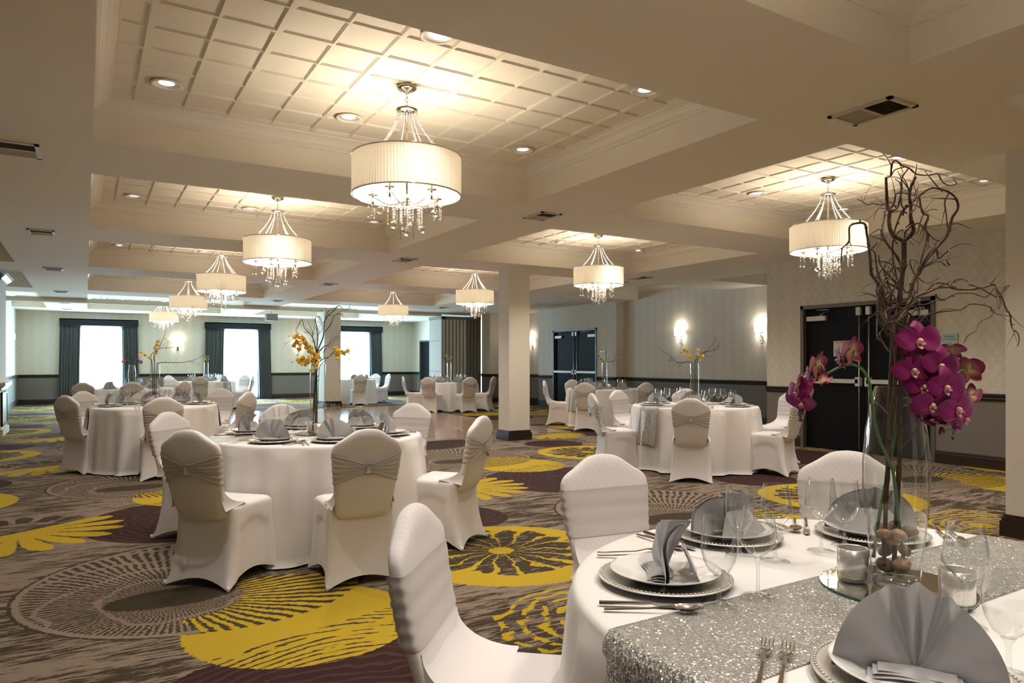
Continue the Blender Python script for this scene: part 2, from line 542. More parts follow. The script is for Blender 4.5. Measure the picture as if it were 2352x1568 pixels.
# ------------------------------------------------------------------ mesh helpers
class MB:
    def __init__(s):
        s.v, s.f, s.s, s.mi = [], [], [], []
        s.cur = 0

    def add(s, vs, fs, smooth=False):
        b = len(s.v)
        s.v += [tuple(p) for p in vs]
        s.f += [tuple(i + b for i in q) for q in fs]
        s.s += [smooth] * len(fs)
        s.mi += [s.cur] * len(fs)
        return b

    def box(s, x0, y0, z0, x1, y1, z1):
        s.add([(x0, y0, z0), (x1, y0, z0), (x1, y1, z0), (x0, y1, z0), (x0, y0, z1), (x1, y0, z1), (x1, y1, z1), (x0, y1, z1)],
              [(0, 3, 2, 1), (4, 5, 6, 7), (0, 1, 5, 4), (1, 2, 6, 5), (2, 3, 7, 6), (3, 0, 4, 7)])

    def quad(s, a, b, c, d):
        s.add([a, b, c, d], [(0, 1, 2, 3)])

    def lathe(s, prof, n=24, at=(0, 0, 0), smooth=True, mod=None, caps=False):
        vs, fs = [], []
        for r, z in prof:
            for k in range(n):
                a = 2 * pi * k / n
                rr = r * (mod(k) if mod else 1)
                vs.append((at[0] + rr * cos(a), at[1] + rr * sin(a), at[2] + z))
        for i in range(len(prof) - 1):
            for k in range(n):
                k2 = (k + 1) % n
                fs.append((i * n + k, i * n + k2, (i + 1) * n + k2, (i + 1) * n + k))
        if caps:
            fs.append(tuple(range(n))[::-1])
            fs.append(tuple((len(prof) - 1) * n + k for k in range(n)))
        s.add(vs, fs, smooth)

    def tube(s, pts, rad, n=6, smooth=True, cap=True):
        pts = [Vector(p) for p in pts]
        N = len(pts)
        if not hasattr(rad, '__len__'):
            rad = [rad] * N
        vs, fs = [], []
        up = None
        for i in range(N):
            d = (pts[min(i + 1, N - 1)] - pts[max(i - 1, 0)])
            if d.length < 1e-9:
                d = Vector((0, 0, 1))
            d.normalize()
            if up is None:
                up = d.orthogonal().normalized()
            else:
                up = (up - d * up.dot(d))
                up = up.normalized() if up.length > 1e-6 else d.orthogonal().normalized()
            w = d.cross(up)
            for k in range(n):
                a = 2 * pi * k / n
                p = pts[i] + (up * cos(a) + w * sin(a)) * rad[i]
                vs.append(tuple(p))
        for i in range(N - 1):
            for k in range(n):
                k2 = (k + 1) % n
                fs.append((i * n + k, i * n + k2, (i + 1) * n + k2, (i + 1) * n + k))
        if cap:
            fs.append(tuple(range(n))[::-1])
            fs.append(tuple((N - 1) * n + k for k in range(n)))
        s.add(vs, fs, smooth)

    def ball(s, c, r, n=10, m=6, sq=(1, 1, 1), smooth=True):
        vs, fs = [(c[0], c[1], c[2] - r * sq[2])], []
        for i in range(1, m):
            t_ = -pi / 2 + pi * i / m
            for k in range(n):
                a = 2 * pi * k / n
                vs.append((c[0] + r * sq[0] * cos(t_) * cos(a), c[1] + r * sq[1] * cos(t_) * sin(a), c[2] + r * sq[2] * sin(t_)))
        vs.append((c[0], c[1], c[2] + r * sq[2]))
        for k in range(n):
            fs.append((0, 1 + (k + 1) % n, 1 + k))
            fs.append((len(vs) - 1, len(vs) - 1 - n + k, len(vs) - 1 - n + (k + 1) % n))
        for i in range(m - 2):
            for k in range(n):
                fs.append((1 + i * n + k, 1 + i * n + (k + 1) % n, 1 + (i + 1) * n + (k + 1) % n, 1 + (i + 1) * n + k))
        s.add(vs, fs, smooth)

    def grid(s, fn, nu, nv, closed_u=False, smooth=True, flip=False):
        vs = [tuple(fn(i / nu, j / nv)) for j in range(nv + 1) for i in range(nu + (0 if closed_u else 1))]
        w = nu if closed_u else nu + 1
        fs = []
        for j in range(nv):
            for i in range(nu):
                i2 = (i + 1) % w
                q = (j * w + i, j * w + i2, (j + 1) * w + i2, (j + 1) * w + i)
                fs.append(q[::-1] if flip else q)
        s.add(vs, fs, smooth)

    def mesh(s, name, mats):
        me = bpy.data.meshes.new(name)
        me.from_pydata(s.v, [], s.f)
        for mm in (mats if isinstance(mats, (list, tuple)) else [mats]):
            me.materials.append(M[mm])
        me.polygons.foreach_set('use_smooth', s.s)
        me.polygons.foreach_set('material_index', s.mi)
        me.update()
        return me

    def build(s, name, mats, parent=None, loc=(0, 0, 0), rotz=0.0):
        o = bpy.data.objects.new(name, s.mesh(name, mats))
        COL.objects.link(o)
        o.location = loc
        o.rotation_euler = (0, 0, rotz)
        if parent:
            o.parent = parent
        return o


def put_mesh(name, me, parent=None, loc=(0, 0, 0), rot=(0, 0, 0), sc=1.0):
    o = bpy.data.objects.new(name, me)
    COL.objects.link(o)
    o.location = loc
    o.rotation_euler = rot
    if sc != 1.0:
        o.scale = (sc, sc, sc)
    if parent:
        o.parent = parent
    return o


def tag(o, label, cat, group=None):
    o['label'] = label
    o['category'] = cat
    if group:
        o['group'] = group
    return o


def thing(name, label, cat, loc=(0, 0, 0), rotz=0.0, group=None):
    o = bpy.data.objects.new(name, None)
    o.empty_display_size = 0.1
    COL.objects.link(o)
    o.location = loc
    o.rotation_euler = (0, 0, rotz)
    return tag(o, label, cat, group)


def structure(o):
    o['kind'] = 'structure'
    return o


def dup(root, loc, rotz, label, group=None):
    r = root.copy()
    COL.objects.link(r)
    r.location = loc
    r.rotation_euler = (0, 0, rotz)
    r['label'] = label
    if group:
        r['group'] = group
    for ch in root.children:
        c = ch.copy()
        COL.objects.link(c)
        c.parent = r
        for g in ch.children:
            d = g.copy()
            COL.objects.link(d)
            d.parent = c
    return r


def part_label(o, l):
    o['label'] = l
    return o


def subsurf(o, lv=1):
    md = o.modifiers.new('smooth', 'SUBSURF')
    md.levels = lv
    md.render_levels = lv
    return o


# ------------------------------------------------------------------ the room
SOF, TOP = 2.908, 3.22
LX, RX0 = -1.8, 9.55
CX = [(-1.8, -0.96), (0.041, 3.766), (4.736, 8.403)]
ROWS = [(-0.69, 2.103), (3.093, 5.881), (6.889, 9.66), (10.70, 13.63), (14.76, 18.12), (19.25, 24.6)]
BACK = -3.2
FAR = 26.2

b = MB()
b.quad((LX - .3, BACK - .3, 0), (12.8, BACK - .3, 0), (12.8, FAR + .3, 0), (LX - .3, FAR + .3, 0))
structure(b.build('floor', 'carpet'))

holes = [(x0, x1, y0, y1) for x0, x1 in CX for y0, y1 in ROWS] + [(10.35, 12.05, 7.9, 9.66), (9.35, 12.05, 10.70, 13.63)]
xs = sorted({LX, 12.8} | {h[0] for h in holes} | {h[1] for h in holes})
ys = sorted({BACK, FAR + .2} | {h[2] for h in holes} | {h[3] for h in holes})
b = MB()
for i in range(len(xs) - 1):
    for j in range(len(ys) - 1):
        mx_, my_ = (xs[i] + xs[i + 1]) / 2, (ys[j] + ys[j + 1]) / 2
        if any(h[0] < mx_ < h[1] and h[2] < my_ < h[3] for h in holes):
            continue
        b.quad((xs[i], ys[j], SOF), (xs[i], ys[j + 1], SOF), (xs[i + 1], ys[j + 1], SOF), (xs[i + 1], ys[j], SOF))
for (x0, x1, y0, y1) in holes:
    z1 = TOP
    if x0 > LX:
        b.quad((x0, y0, SOF), (x0, y0, z1), (x0, y1, z1), (x0, y1, SOF))
    if x1 < 12:
        b.quad((x1, y0, SOF), (x1, y1, SOF), (x1, y1, z1), (x1, y0, z1))
    b.quad((x0, y0, SOF), (x1, y0, SOF), (x1, y0, z1), (x0, y0, z1))
    b.quad((x0, y1, SOF), (x0, y1, z1), (x1, y1, z1), (x1, y1, SOF))
    b.quad((x0, y0, TOP + .002), (x0, y1, TOP + .002), (x1, y1, TOP + .002), (x1, y0, TOP + .002))
# slab above so that no sky shines in
b.box(LX - .3, BACK - .3, TOP + .03, 12.9, FAR + .4, TOP + .1)
structure(b.build('ceiling', 'ceiling_paint'))

# crown moulding around each coffer: profile (inset, z) swept round the rectangle
PROF = [(0.0, 3.105), (0.012, 3.105), (0.012, 3.122), (0.020, 3.126), (0.020, 3.138), (0.030, 3.142), (0.040, 3.160), (0.058, 3.178),
        (0.084, 3.190), (0.100, 3.194), (0.100, 3.206), (0.122, 3.210), (0.122, 3.221)]


def crown_ring(b, x0, x1, y0, y1, prof=PROF, sides='lrnf'):
    for (sd, p, q, nx, ny) in (('n', (x0, y0), (x1, y0), 0, 1), ('r', (x1, y0), (x1, y1), -1, 0), ('f', (x1, y1), (x0, y1), 0, -1), ('l', (x0, y1), (x0, y0), 1, 0)):
        if sd not in sides:
            continue
        dx, dy = (q[0] - p[0]), (q[1] - p[1])
        L = sqrt(dx * dx + dy * dy)
        dx, dy = dx / L, dy / L
        vs = []
        for ins, z in prof:
            e0 = ins if True else 0
            vs.append((p[0] + nx * ins + dx * e0, p[1] + ny * ins + dy * e0, z))
            vs.append((q[0] + nx * ins - dx * e0, q[1] + ny * ins - dy * e0, z))
        fs = [(2 * i, 2 * i + 1, 2 * i + 3, 2 * i + 2) for i in range(len(prof) - 1)]
        b.add(vs, fs, False)


ci = 0
for x0, x1 in CX[1:]:
    for y0, y1 in ROWS:
        b = MB()
        crown_ring(b, x0, x1, y0, y1)
        structure(b.build('trim_%d' % (ci + 1), 'crown_paint'))
        # grid of scored tiles
        g = MB()
        X0, X1, Y0, Y1 = x0 + .118, x1 - .118, y0 + .118, y1 - .118
        PT = 0.3166
        gx = [X0] + [v for v in [x0 + 0.272 + PT * k for k in range(14)] if X0 + .03 < v < X1 - .03] + [X1]
        gy = [Y0] + [v for v in reversed([y1 - 0.170 - PT * k for k in range(20)]) if Y0 + .03 < v < Y1 - .03] + [Y1]
        zf, zp = TOP - .012, TOP
        for i in range(len(gx) - 1):
            for j in range(len(gy) - 1):
                a0, a1, c0, c1 = gx[i], gx[i + 1], gy[j], gy[j + 1]
                wl = .016 if (i % 2 == 1) else .006
                wr = .016 if (i % 2 == 0) else .006
                wn_ = .016 if (j % 2 == 1) else .006
                wf_ = .016 if (j % 2 == 0) else .006
                st_ = [(0, zf), (1, zf), (1, zf + .0035), (1.35, zf + .0035), (1.35, zf + .007), (1.7, zf + .007), (1.7, zf + .0105)]
                lv = []
                for k, z in st_:
                    kk = min(k, 1)
                    e = max(0, k - 1) * .016
                    lv.append([(a0 + wl * kk + e, c0 + wn_ * kk + e, z), (a0 + wl * kk + e, c1 - wf_ * kk - e, z), (a1 - wr * kk - e, c1 - wf_ * kk - e, z), (a1 - wr * kk - e, c0 + wn_ * kk + e, z)])
                for q in range(len(lv) - 1):
                    for r_ in range(4):
                        g.quad(lv[q][r_], lv[q][(r_ + 1) % 4], lv[q + 1][(r_ + 1) % 4], lv[q + 1][r_])
                g.quad(*lv[-1])
        structure(g.build('ceiling_tiles', 'ceiling_tile'))
        ci += 1
# plain coffers along the left wall and in the recess: crown on the wall side
for (x0, x1, y0, y1) in [h for h in holes if h[0] < -1 or h[0] > 9]:
    b = MB()
    crown_ring(b, x0, x1, y0, y1, sides='l' if x0 < 0 else 'rf')
    ci += 1
    structure(b.build('trim_%d' % ci, 'crown_paint'))

RAIL0, RAIL1, BASE = 0.835, 0.93, 0.165


def wall(name, pts, z1=TOP + .04, rail=True, mats=('wallpaper', 'wainscot'), openings=()):
    """pts: polyline, room on the left-hand side of the walking direction"""
    b, r, s_ = MB(), MB(), MB()
    for i in range(len(pts) - 1):
        (x0, y0), (x1, y1) = pts[i], pts[i + 1]
        L = sqrt((x1 - x0) ** 2 + (y1 - y0) ** 2)
        dx, dy = (x1 - x0) / L, (y1 - y0) / L
        nx, ny = -dy, dx
        cuts = sorted([(o[0], o[1], o[2], o[3]) for o in openings if o[4] == i])
        segs, u = [], 0.0
        for (u0, u1, za, zb) in cuts:
            segs.append((u, u0, 0, z1))
            if za > 0:
                segs.append((u0, u1, 0, za))
            segs.append((u0, u1, zb, z1))
            u = u1
        segs.append((u, L, 0, z1))
        for (u0, u1, za, zb) in segs:
            for (lo, hi, mi) in ((za, min(zb, RAIL0), 1), (max(za, RAIL0), zb, 0)):
                if hi - lo < 1e-4 or u1 - u0 < 1e-4:
                    continue
                b.cur = mi
                A = (x0 + dx * u0, y0 + dy * u0)
                B = (x0 + dx * u1, y0 + dy * u1)
                b.quad((*A, lo), (*B, lo), (*B, hi), (*A, hi))
        # chair rail and baseboard profiles, skipping doors
        def strip(mb, u0, u1, prof):
            e = 0.0
            vs = []
            for d_, z in prof:
                vs.append((x0 + dx * u0 + nx * d_, y0 + dy * u0 + ny * d_, z))
                vs.append((x0 + dx * u1 + nx * d_, y0 + dy * u1 + ny * d_, z))
            mb.add(vs, [(2 * k, 2 * k + 1, 2 * k + 3, 2 * k + 2) for k in range(len(prof) - 1)])
            n_ = len(prof)
            mb.add([vs[2 * k] for k in range(n_)], [tuple(range(n_))])
            mb.add([vs[2 * k + 1] for k in range(n_)], [tuple(range(n_))[::-1]])
        spans, u = [], -0.0
        for (u0, u1, za, zb) in cuts:
            if za < RAIL0:
                spans.append((u, u0))
                u = u1
        spans.append((u, L))
        for u0, u1 in spans:
            if u1 - u0 < .01:
                continue
            if rail:
                strip(r, u0, u1, [(0, RAIL0), (.012, RAIL0), (.016, RAIL0 + .02), (.028, RAIL0 + .03), (.020, RAIL0 + .045), (.036, RAIL0 + .07), (.036, RAIL1 - .008), (.030, RAIL1), (0, RAIL1)])
            strip(s_, u0, u1, [(0, 0), (.022, 0), (.022, BASE - .04), (.014, BASE - .03), (.014, BASE - .012), (.006, BASE), (0, BASE)])
    w = structure(b.build(name, list(mats)))
    sd = name.split('_', 1)[1]
    if rail:
        structure(r.build('trim_rail_' + sd, 'dark_trim'))
    structure(s_.build('baseboard_' + sd, 'dark_trim'))
    return w


# room on the left while walking: far wall goes +x -> -x etc. (walk clockwise seen from above is room on the right, so reverse)
DR0, DR1 = 4.99, 7.02      # door in the near right wall (along y)
D20, D21 = 15.0, 17.08
D30, D31 = 23.7, 25.5
wops = []
for a, c in WINX:
    wops.append((11.25 - c - 0.0, 11.25 - a, 0.08, 2.52, 0))
wall('wall_far', [(11.25, FAR), (LX, FAR)], openings=wops)
wall('wall_left', [(LX, FAR), (LX, BACK)])
wall('wall_back', [(LX, BACK), (RX0, BACK)])
wall('wall_right', [(RX0, BACK), (RX0, 7.66), (12.05, 7.66)], openings=[(DR0 - BACK, DR1 - BACK, 0, 2.19, 0)])
wall('wall_recess', [(12.05, 7.66), (12.05, 14.2), (11.8, 14.2), (11.8, 17.85), (12.3, 17.85), (12.3, 19.95)], openings=[(D20 - 14.2, D21 - 14.2, 0, 2.25, 2)])
wall('wall_pocket', [(12.3, 19.95), (11.28, 19.95), (11.28, 20.5)])
wall('wall_vestibule', [(11.25, 20.5), (11.25, FAR)], openings=[(D30 - 20.5, D31 - 20.5, 0, 2.16, 0)])

# window reveals and panes (daylight behind)
for k, (a, c) in enumerate(WINX):
    f = MB()
    for (xa, xb, za, zb) in ((a, a + .05, .08, 2.52), (c - .05, c, .08, 2.52), (a, c, .08, .13), (a, c, 2.47, 2.52), ((a + c) / 2 - .02, (a + c) / 2 + .02, .08, 2.52), (a, c, 1.9, 1.94)):
        f.box(xa, FAR + .02, za, xb, FAR + .08, zb)
    w = structure(f.build('window_%d' % (k + 1), 'plastic_white'))
    g = MB()
    g.quad((a, FAR + .05, .08), (c, FAR + .05, .08), (c, FAR + .05, 2.52), (a, FAR + .05, 2.52))
    g.build('pane', 'glass_bowl', w)

# square columns
for nm, x0, y0, wx_, wy_, lb in (('square_column', 6.07, 10.08, .41, .35, 'cream square column with dark base standing beside the dance floor'),
                                 ('square_column', 5.98, 20.42, .49, .75, 'cream square column by the windows with an outlet plate, far end of dance floor'),
                                 ('square_column', 5.98, 2.15, .45, .46, 'cream square column at the right edge, closest to the camera')):
    c = thing(nm, lb, 'column', (x0 + wx_ / 2, y0 + wy_ / 2, 0))
    m_ = MB()
    m_.box(-wx_ / 2, -wy_ / 2, 0, wx_ / 2, wy_ / 2, SOF)
    m_.build('shaft', 'column_paint', c)
    m_ = MB()
    a_, d_ = wx_ / 2, wy_ / 2
    m_.box(-a_ - .03, -d_ - .03, 0, a_ + .03, d_ + .03, .115)
    m_.box(-a_ - .02, -d_ - .02, .115, a_ + .02, d_ + .02, .14)
    m_.box(-a_ - .010, -d_ - .010, .14, a_ + .010, d_ + .010, .165)
    part_label(m_.build('base_moulding', 'dark_trim', c), 'dark wooden base')
    if y0 > 15:
        m_ = MB()
        m_.box(-.14, -d_ - .008, .34, -.02, -d_, .44)
        m_.box(-.12, -d_ - .011, .36, -.09, -d_ - .008, .42)
        m_.box(-.07, -d_ - .011, .36, -.04, -d_ - .008, .42)
        part_label(m_.build('outlet_plate', 'plastic_white', c), 'white outlet plate')

# pilaster with framed grille at the left edge
c = thing('wall_pilaster', 'pale wall pilaster with ledge and framed panel at the left edge', 'pilaster', (-1.55, 15.9, 0))
m_ = MB()
m_.box(-.25, -.55, 0, .25, .55, TOP)
m_.build('shaft', 'wallpaper', c)
m_ = MB()
for (o_, za, zb) in ((.03, .82, .86), (.06, .86, .89), (.09, .89, .95)):
    m_.box(-.25, -.55 - o_, za, .25 + o_, .55 + o_, zb)
part_label(m_.build('ledge', 'crown_paint', c), 'pale moulded ledge')
m_ = MB()
m_.box(-.25, -.60, 0, .30, .60, .12)
m_.box(-.25, -.57, .12, .27, .57, .14)
part_label(m_.build('plinth', 'crown_paint', c), 'pale plinth')
m_ = MB()
for (ya, yb, za, zb) in ((-.45, .45, .17, .20), (-.45, .45, .74, .77), (-.45, -.42, .17, .77), (.42, .45, .17, .77)):
    m_.box(.25, ya, za, .285, yb, zb)
part_label(m_.build('panel_frame', 'dark_trim', c), 'brown panel frame')
m_ = MB()
for k in range(26):
    m_.box(.252, -.42, .205 + k * .0205, .275, .42, .217 + k * .0205)
part_label(m_.build('grille', 'plastic_white', c), 'white slatted grille')
m_ = MB()
crn = [(0, SOF - .13), (.02, SOF - .13), (.02, SOF - .10), (.05, SOF - .08), (.09, SOF - .04), (.09, SOF - .02), (.12, SOF - .015), (.12, SOF)]
for (p0, p1, nx, ny) in (((.25, -.55), (.25, .55), 1, 0), ((.25, .55), (-.25, .55), 0, 1)):
    vs = []
    for d_, z in crn:
        vs.append((p0[0] + nx * d_ + (d_ if ny else 0), p0[1] + ny * d_ - (d_ if nx else 0), z))
        vs.append((p1[0] + nx * d_, p1[1] + ny * d_ + (d_ if nx else 0), z))
    m_.add(vs, [(2 * k, 2 * k + 1, 2 * k + 3, 2 * k + 2) for k in range(len(crn) - 1)])
part_label(m_.build('crown', 'crown_paint', c), 'pale crown moulding')

# operable wall track and its parked panels
m_ = MB()
m_.box(LX + .01, 20.60, 2.80, 9.85, 20.80, 2.86)
m_.box(LX + .01, 20.64, 2.86, 9.85, 20.76, SOF)
tag(m_.build('partition_track', 'ceiling_paint'), 'long narrow ceiling track running across the room to the folding partition', 'ceiling track')
root = thing('folding_partition', 'tall parked folding partition panels, grey cloth with brown edges', 'folding partition', (9.82, 20.5, 0))
for k in range(11):
    p_ = MB()
    x = .02 + k * .128
    y0_ = -.0 if k else -.02
    p_.box(x, y0_ - .35 * (k / 11.0) * 0, .02, x + .085, .9, 2.79)
    p_.cur = 1
    p_.box(x + .088, .01, .02, x + .100, .9, 2.79)
    p_.cur = 2
    p_.box(x + .104, .04, .02, x + .126, .9, 2.79)
    part_label(p_.build('panel', ['panel_cloth' if k < 7 else 'wainscot', 'panel_edge', 'panel_dark'], root), 'narrow panel edge')
p_ = MB()
for (za, zb) in ((.02, 1.02), (1.03, 2.00), (2.01, 2.70)):
    p_.box(-.03, -.01, za, .015, .92, zb)
part_label(p_.build('end_panel', 'panel_cloth', root), 'grey cloth end panel')
p_ = MB()
p_.box(-.04, -.02, 2.70, 1.42, .93, 2.80)
part_label(p_.build('head_channel', 'panel_dark', root), 'dark head channel')


# ------------------------------------------------------------------ doors
def doors(n, X, y0, y1, top, leaves=2, sign=False, recess=.06, deep=.12):
    """double door in a wall facing -x; y0 near, y1 far"""
    root = thing('door_%d' % n, 'x', 'door', (X, 0, 0))
    del root['label'], root['category']
    structure(root)
    f = MB()
    fw = .055
    f.box(-.02, y0, 0, deep, y0 + fw, top)
    f.box(-.02, y1 - fw, 0, deep, y1, top)
    f.box(-.02, y0, top - fw, deep, y1, top)
    f.build('door_frame', 'door_frame_paint', root)
    ya, yb = y0 + fw, y1 - fw
    mid = (ya + yb) / 2
    spans = [(ya, mid - .004), (mid + .004, yb)] if leaves == 2 else [(ya, yb)]
    for i, (a, c) in enumerate(spans):
        l = MB()
        l.box(recess, a, .012, recess + .045, c, top - fw - .004)
        leaf = l.build('door_leaf', 'door_black', root)
        inner = c if (i == 0) else a
        sgn = -1 if (i == 0) else 1
        if leaves == 1:
            inner, sgn = a, 1
        p = MB()
        p.box(recess - .075, min(inner + sgn * .06, (c if i else a)), 1.01, recess - .035, max(inner + sgn * .06, (c if i else a)), 1.07)
        part_label(p.build('panic_bar', 'painted_silver', leaf), 'silver push bar')
        p = MB()
        y_ = inner + sgn * .07
        p.box(recess - .075, y_ - .035, .97, recess, y_ + .035, 1.10)
        p.box(recess - .060, y_ - .032, top - fw - .135, recess, y_ + .032, top - fw - .02)
        part_label(p.build('latch_case', 'painted_silver', leaf), 'silver latch case')
        p = MB()
        p.tube([(recess - .025, y_, .05), (recess - .025, y_, top - fw - .1)], .009, 8)
        part_label(p.build('vertical_rod', 'brushed_metal', leaf), 'silver vertical rod')
        h = a if i else c   # hinge side
        h = c if i else a
        s2 = -1 if i else 1
        p = MB()
        p.box(recess - .06, min(h + s2 * .04, h + s2 * .36), top - fw - .185, recess, max(h + s2 * .04, h + s2 * .36), top - fw - .115)
        part_label(p.build('door_closer', 'painted_silver', leaf), 'silver door closer body')
        p = MB()
        p.tube([(recess - .04, h + s2 * .26, top - fw - .11), (recess - .17, h + s2 * .5, top - fw - .035), (recess - .03, h + s2 * .20, top - fw - .02)], .008, 6)
        part_label(p.build('closer_arm', 'brushed_metal', leaf), 'metal closer arm')
    return root


doors(1, RX0, DR0, DR1, 2.19)
doors(2, 11.8, D20, D21, 2.25)
doors(3, 11.25, D30, D31, 2.16, leaves=1)
# black sheets added behind the doors, standing in for the unlit corridor
for k, (X, a, c) in enumerate(((RX0, DR0, DR1), (11.8, D20, D21), (11.25, D30, D31))):
    b = MB()
    b.box(X + .121, a - .05, 0, X + .14, c + .05, 2.5)
    structure(b.build('dark_sheet_behind_door_%d' % (k + 1), 'door_black'))

# maximum occupancy plaques
PL = []
for X, y, z, w_, h_, lb in ((RX0, 4.81, 1.585, .20, .205, 'small green glass occupancy plaque on the wall right of the near double door'),
                            (11.8, 14.72, 1.50, .20, .25, 'small green glass plaque beside the farther double door')):
    p = thing('wall_plaque', lb, 'sign', (X - .001, y, z))
    m_ = MB()
    m_.box(-.012, -w_ / 2, -h_ / 2, -.005, w_ / 2, h_ / 2)
    m_.build('glass_plate', 'plaque_green', p)
    for a in (-1, 1):
        for c in (-1, 1):
            m2 = MB()
            m2.box(-.018, a * (w_ / 2 - .018) - .006, c * (h_ / 2 - .018) - .006, 0, a * (w_ / 2 - .018) + .006, c * (h_ / 2 - .018) + .006)
            part_label(m2.build('standoff', 'chrome', p), 'chrome standoff')
    for txt, zz, sz in (('MAXIMUM', .055, .026), ('OCCUPANCY', .018, .026), ('60', -.055, .055)):
        cu = bpy.data.curves.new('lettering', 'FONT')
        cu.body = txt
        cu.size = sz
        cu.align_x = 'CENTER'
        cu.extrude = .0006
        tmp = bpy.data.objects.new('lettering_outline', cu)
        me = bpy.data.meshes.new_from_object(tmp)
        bpy.data.objects.remove(tmp)
        me.materials.clear()
        me.materials.append(M['ink'])
        o = bpy.data.objects.new('lettering', me)
        COL.objects.link(o)
        o.parent = p
        o.location = (-.0135, 0, zz)
        o.rotation_euler = (pi / 2, 0, -pi / 2)
# evacuation notice on the left leaf of door 1
p = thing('door_notice', 'white printed notice with red heading taped on the near black door', 'notice', (RX0 + .057, 6.34, 1.52))
m_ = MB()
m_.box(-.002, -.16, -.115, 0, .16, .115)
m_.build('sheet', 'paper', p)
m_ = MB()
m_.box(-.003, -.14, .088, -.0015, .14, .101)
m_.box(-.003, .06, -.03, -.0015, .12, -.015)
m_.box(-.003, -.12, -.05, -.0015, -.03, -.04)
part_label(m_.build('heading', 'red_ink', p), 'red heading bars')
m_ = MB()
for r_ in range(2):
    for c_ in range(4):
        yy, zz = .135 - c_ * .07, .07 - r_ * .045
        for q in ((0, 0, .05, .002), (0, -.03, .05, .002), (0, -.03, .002, .032), (.048, -.03, .002, .032)):
            m_.box(-.003, yy - q[0] - q[2], zz + q[1], -.0015, yy - q[0], zz + q[1] + q[3])
for r_ in range(5):
    m_.box(-.003, -.12, -.065 - r_ * .009, -.0015, .12, -.061 - r_ * .009)
part_label(m_.build('diagrams', 'grey_ink', p), 'grey diagrams and text lines')

# ------------------------------------------------------------------ ceiling fixtures
def vent(x, y, w_, l_, label, rotz=0.0, z=SOF):
    v = thing('ceiling_vent', label, 'vent', (x, y, z), rotz, 'ceiling air vents')
    f = MB()
    t_ = .03
    for q in ((-w_ / 2, -l_ / 2, w_ / 2, -l_ / 2 + t_), (-w_ / 2, l_ / 2 - t_, w_ / 2, l_ / 2), (-w_ / 2, -l_ / 2, -w_ / 2 + t_, l_ / 2), (w_ / 2 - t_, -l_ / 2, w_ / 2, l_ / 2)):
        f.box(q[0], q[1], -.012, q[2], q[3], 0)
    f.box(-w_ / 2 + t_, -.008, -.010, w_ / 2 - t_, .008, 0)
    f.build('frame', 'vent_paint', v)
    f = MB()
    f.box(-w_ / 2 + .01, -l_ / 2 + .01, -.003, w_ / 2 - .01, l_ / 2 - .01, -.0005)
    part_label(f.build('throat', 'vent_dark', v), 'dark opening')
    f = MB()
    n_ = int((l_ - 2 * t_) / .017)
    for k in range(n_):
        yy = -l_ / 2 + t_ + (k + .5) * (l_ - 2 * t_) / n_
        tilt = .004 if k < n_ / 2 else -.004
        f.add([(-w_ / 2 + t_, yy - tilt, -.010), (w_ / 2 - t_, yy - tilt, -.010), (w_ / 2 - t_, yy + tilt + .002, -.003), (-w_ / 2 + t_, yy + tilt + .002, -.003)], [(0, 1, 2, 3)])
    part_label(f.build('louvre', 'vent_paint', v), 'thin louvre blades')
    return v


vent(4.25, 2.61, .30, .42, 'large louvred ceiling vent at upper right, nearest to the camera')
vent(4.24, 6.34, .26, .38, 'louvred ceiling vent between the big coffer and the right-hand coffer')
vent(4.24, 10.2, .26, .38, 'ceiling vent in line with the tall column top, centre of photo')
vent(4.24, 14.2, .26, .38, 'ceiling vent between the middle coffers')
vent(4.24, 18.7, .26, .38, 'small ceiling vent before the long ceiling track')
vent(4.20, 24.9, .30, .30, 'small ceiling vent beyond the track in the middle')
vent(-.46, 6.38, .34, .42, 'ceiling vent cut by the left edge of the photo')
vent(-.46, 10.32, .28, .40, 'ceiling vent second from the camera along the left aisle')
vent(-.47, 14.3, .28, .40, 'ceiling vent third along the left aisle')
vent(-.47, 18.8, .28, .40, 'ceiling vent fourth along the left aisle, just before the track')
vent(-.47, 22.2, .28, .40, 'ceiling vent just beyond the track on the left')
vent(-.47, 24.9, .28, .40, 'farthest ceiling vent on the left by the window wall')
vent(8.95, 10.05, .26, .40, 'ceiling vent near the recessed right wall')
vent(9.0, 10.95, .45, .45, 'wide square diffuser beside the recessed right wall')
vent(8.9, 18.6, .26, .40, 'ceiling vent in front of the folding partition')
vent(-1.35, 12.6, .34, .60, 'dark louvred vent in the left coffer beside the pilaster', z=TOP)

p = thing('ceiling_projector', 'dark grey projector box hanging under the ceiling track', 'projector', (4.95, 22.6, SOF))
m_ = MB()
m_.tube([(0, 0, 0), (0, 0, -.10)], .02, 8)
m_.box(-.06, -.06, -.012, .06, .06, 0)
m_.build('mount', 'plastic_white', p)
m_ = MB()
m_.box(-.17, -.14, -.30, .17, .14, -.09)
m_.box(-.15, -.155, -.28, .15, -.14, -.11)
part_label(m_.build('housing', 'projector_grey', p), 'dark grey housing')

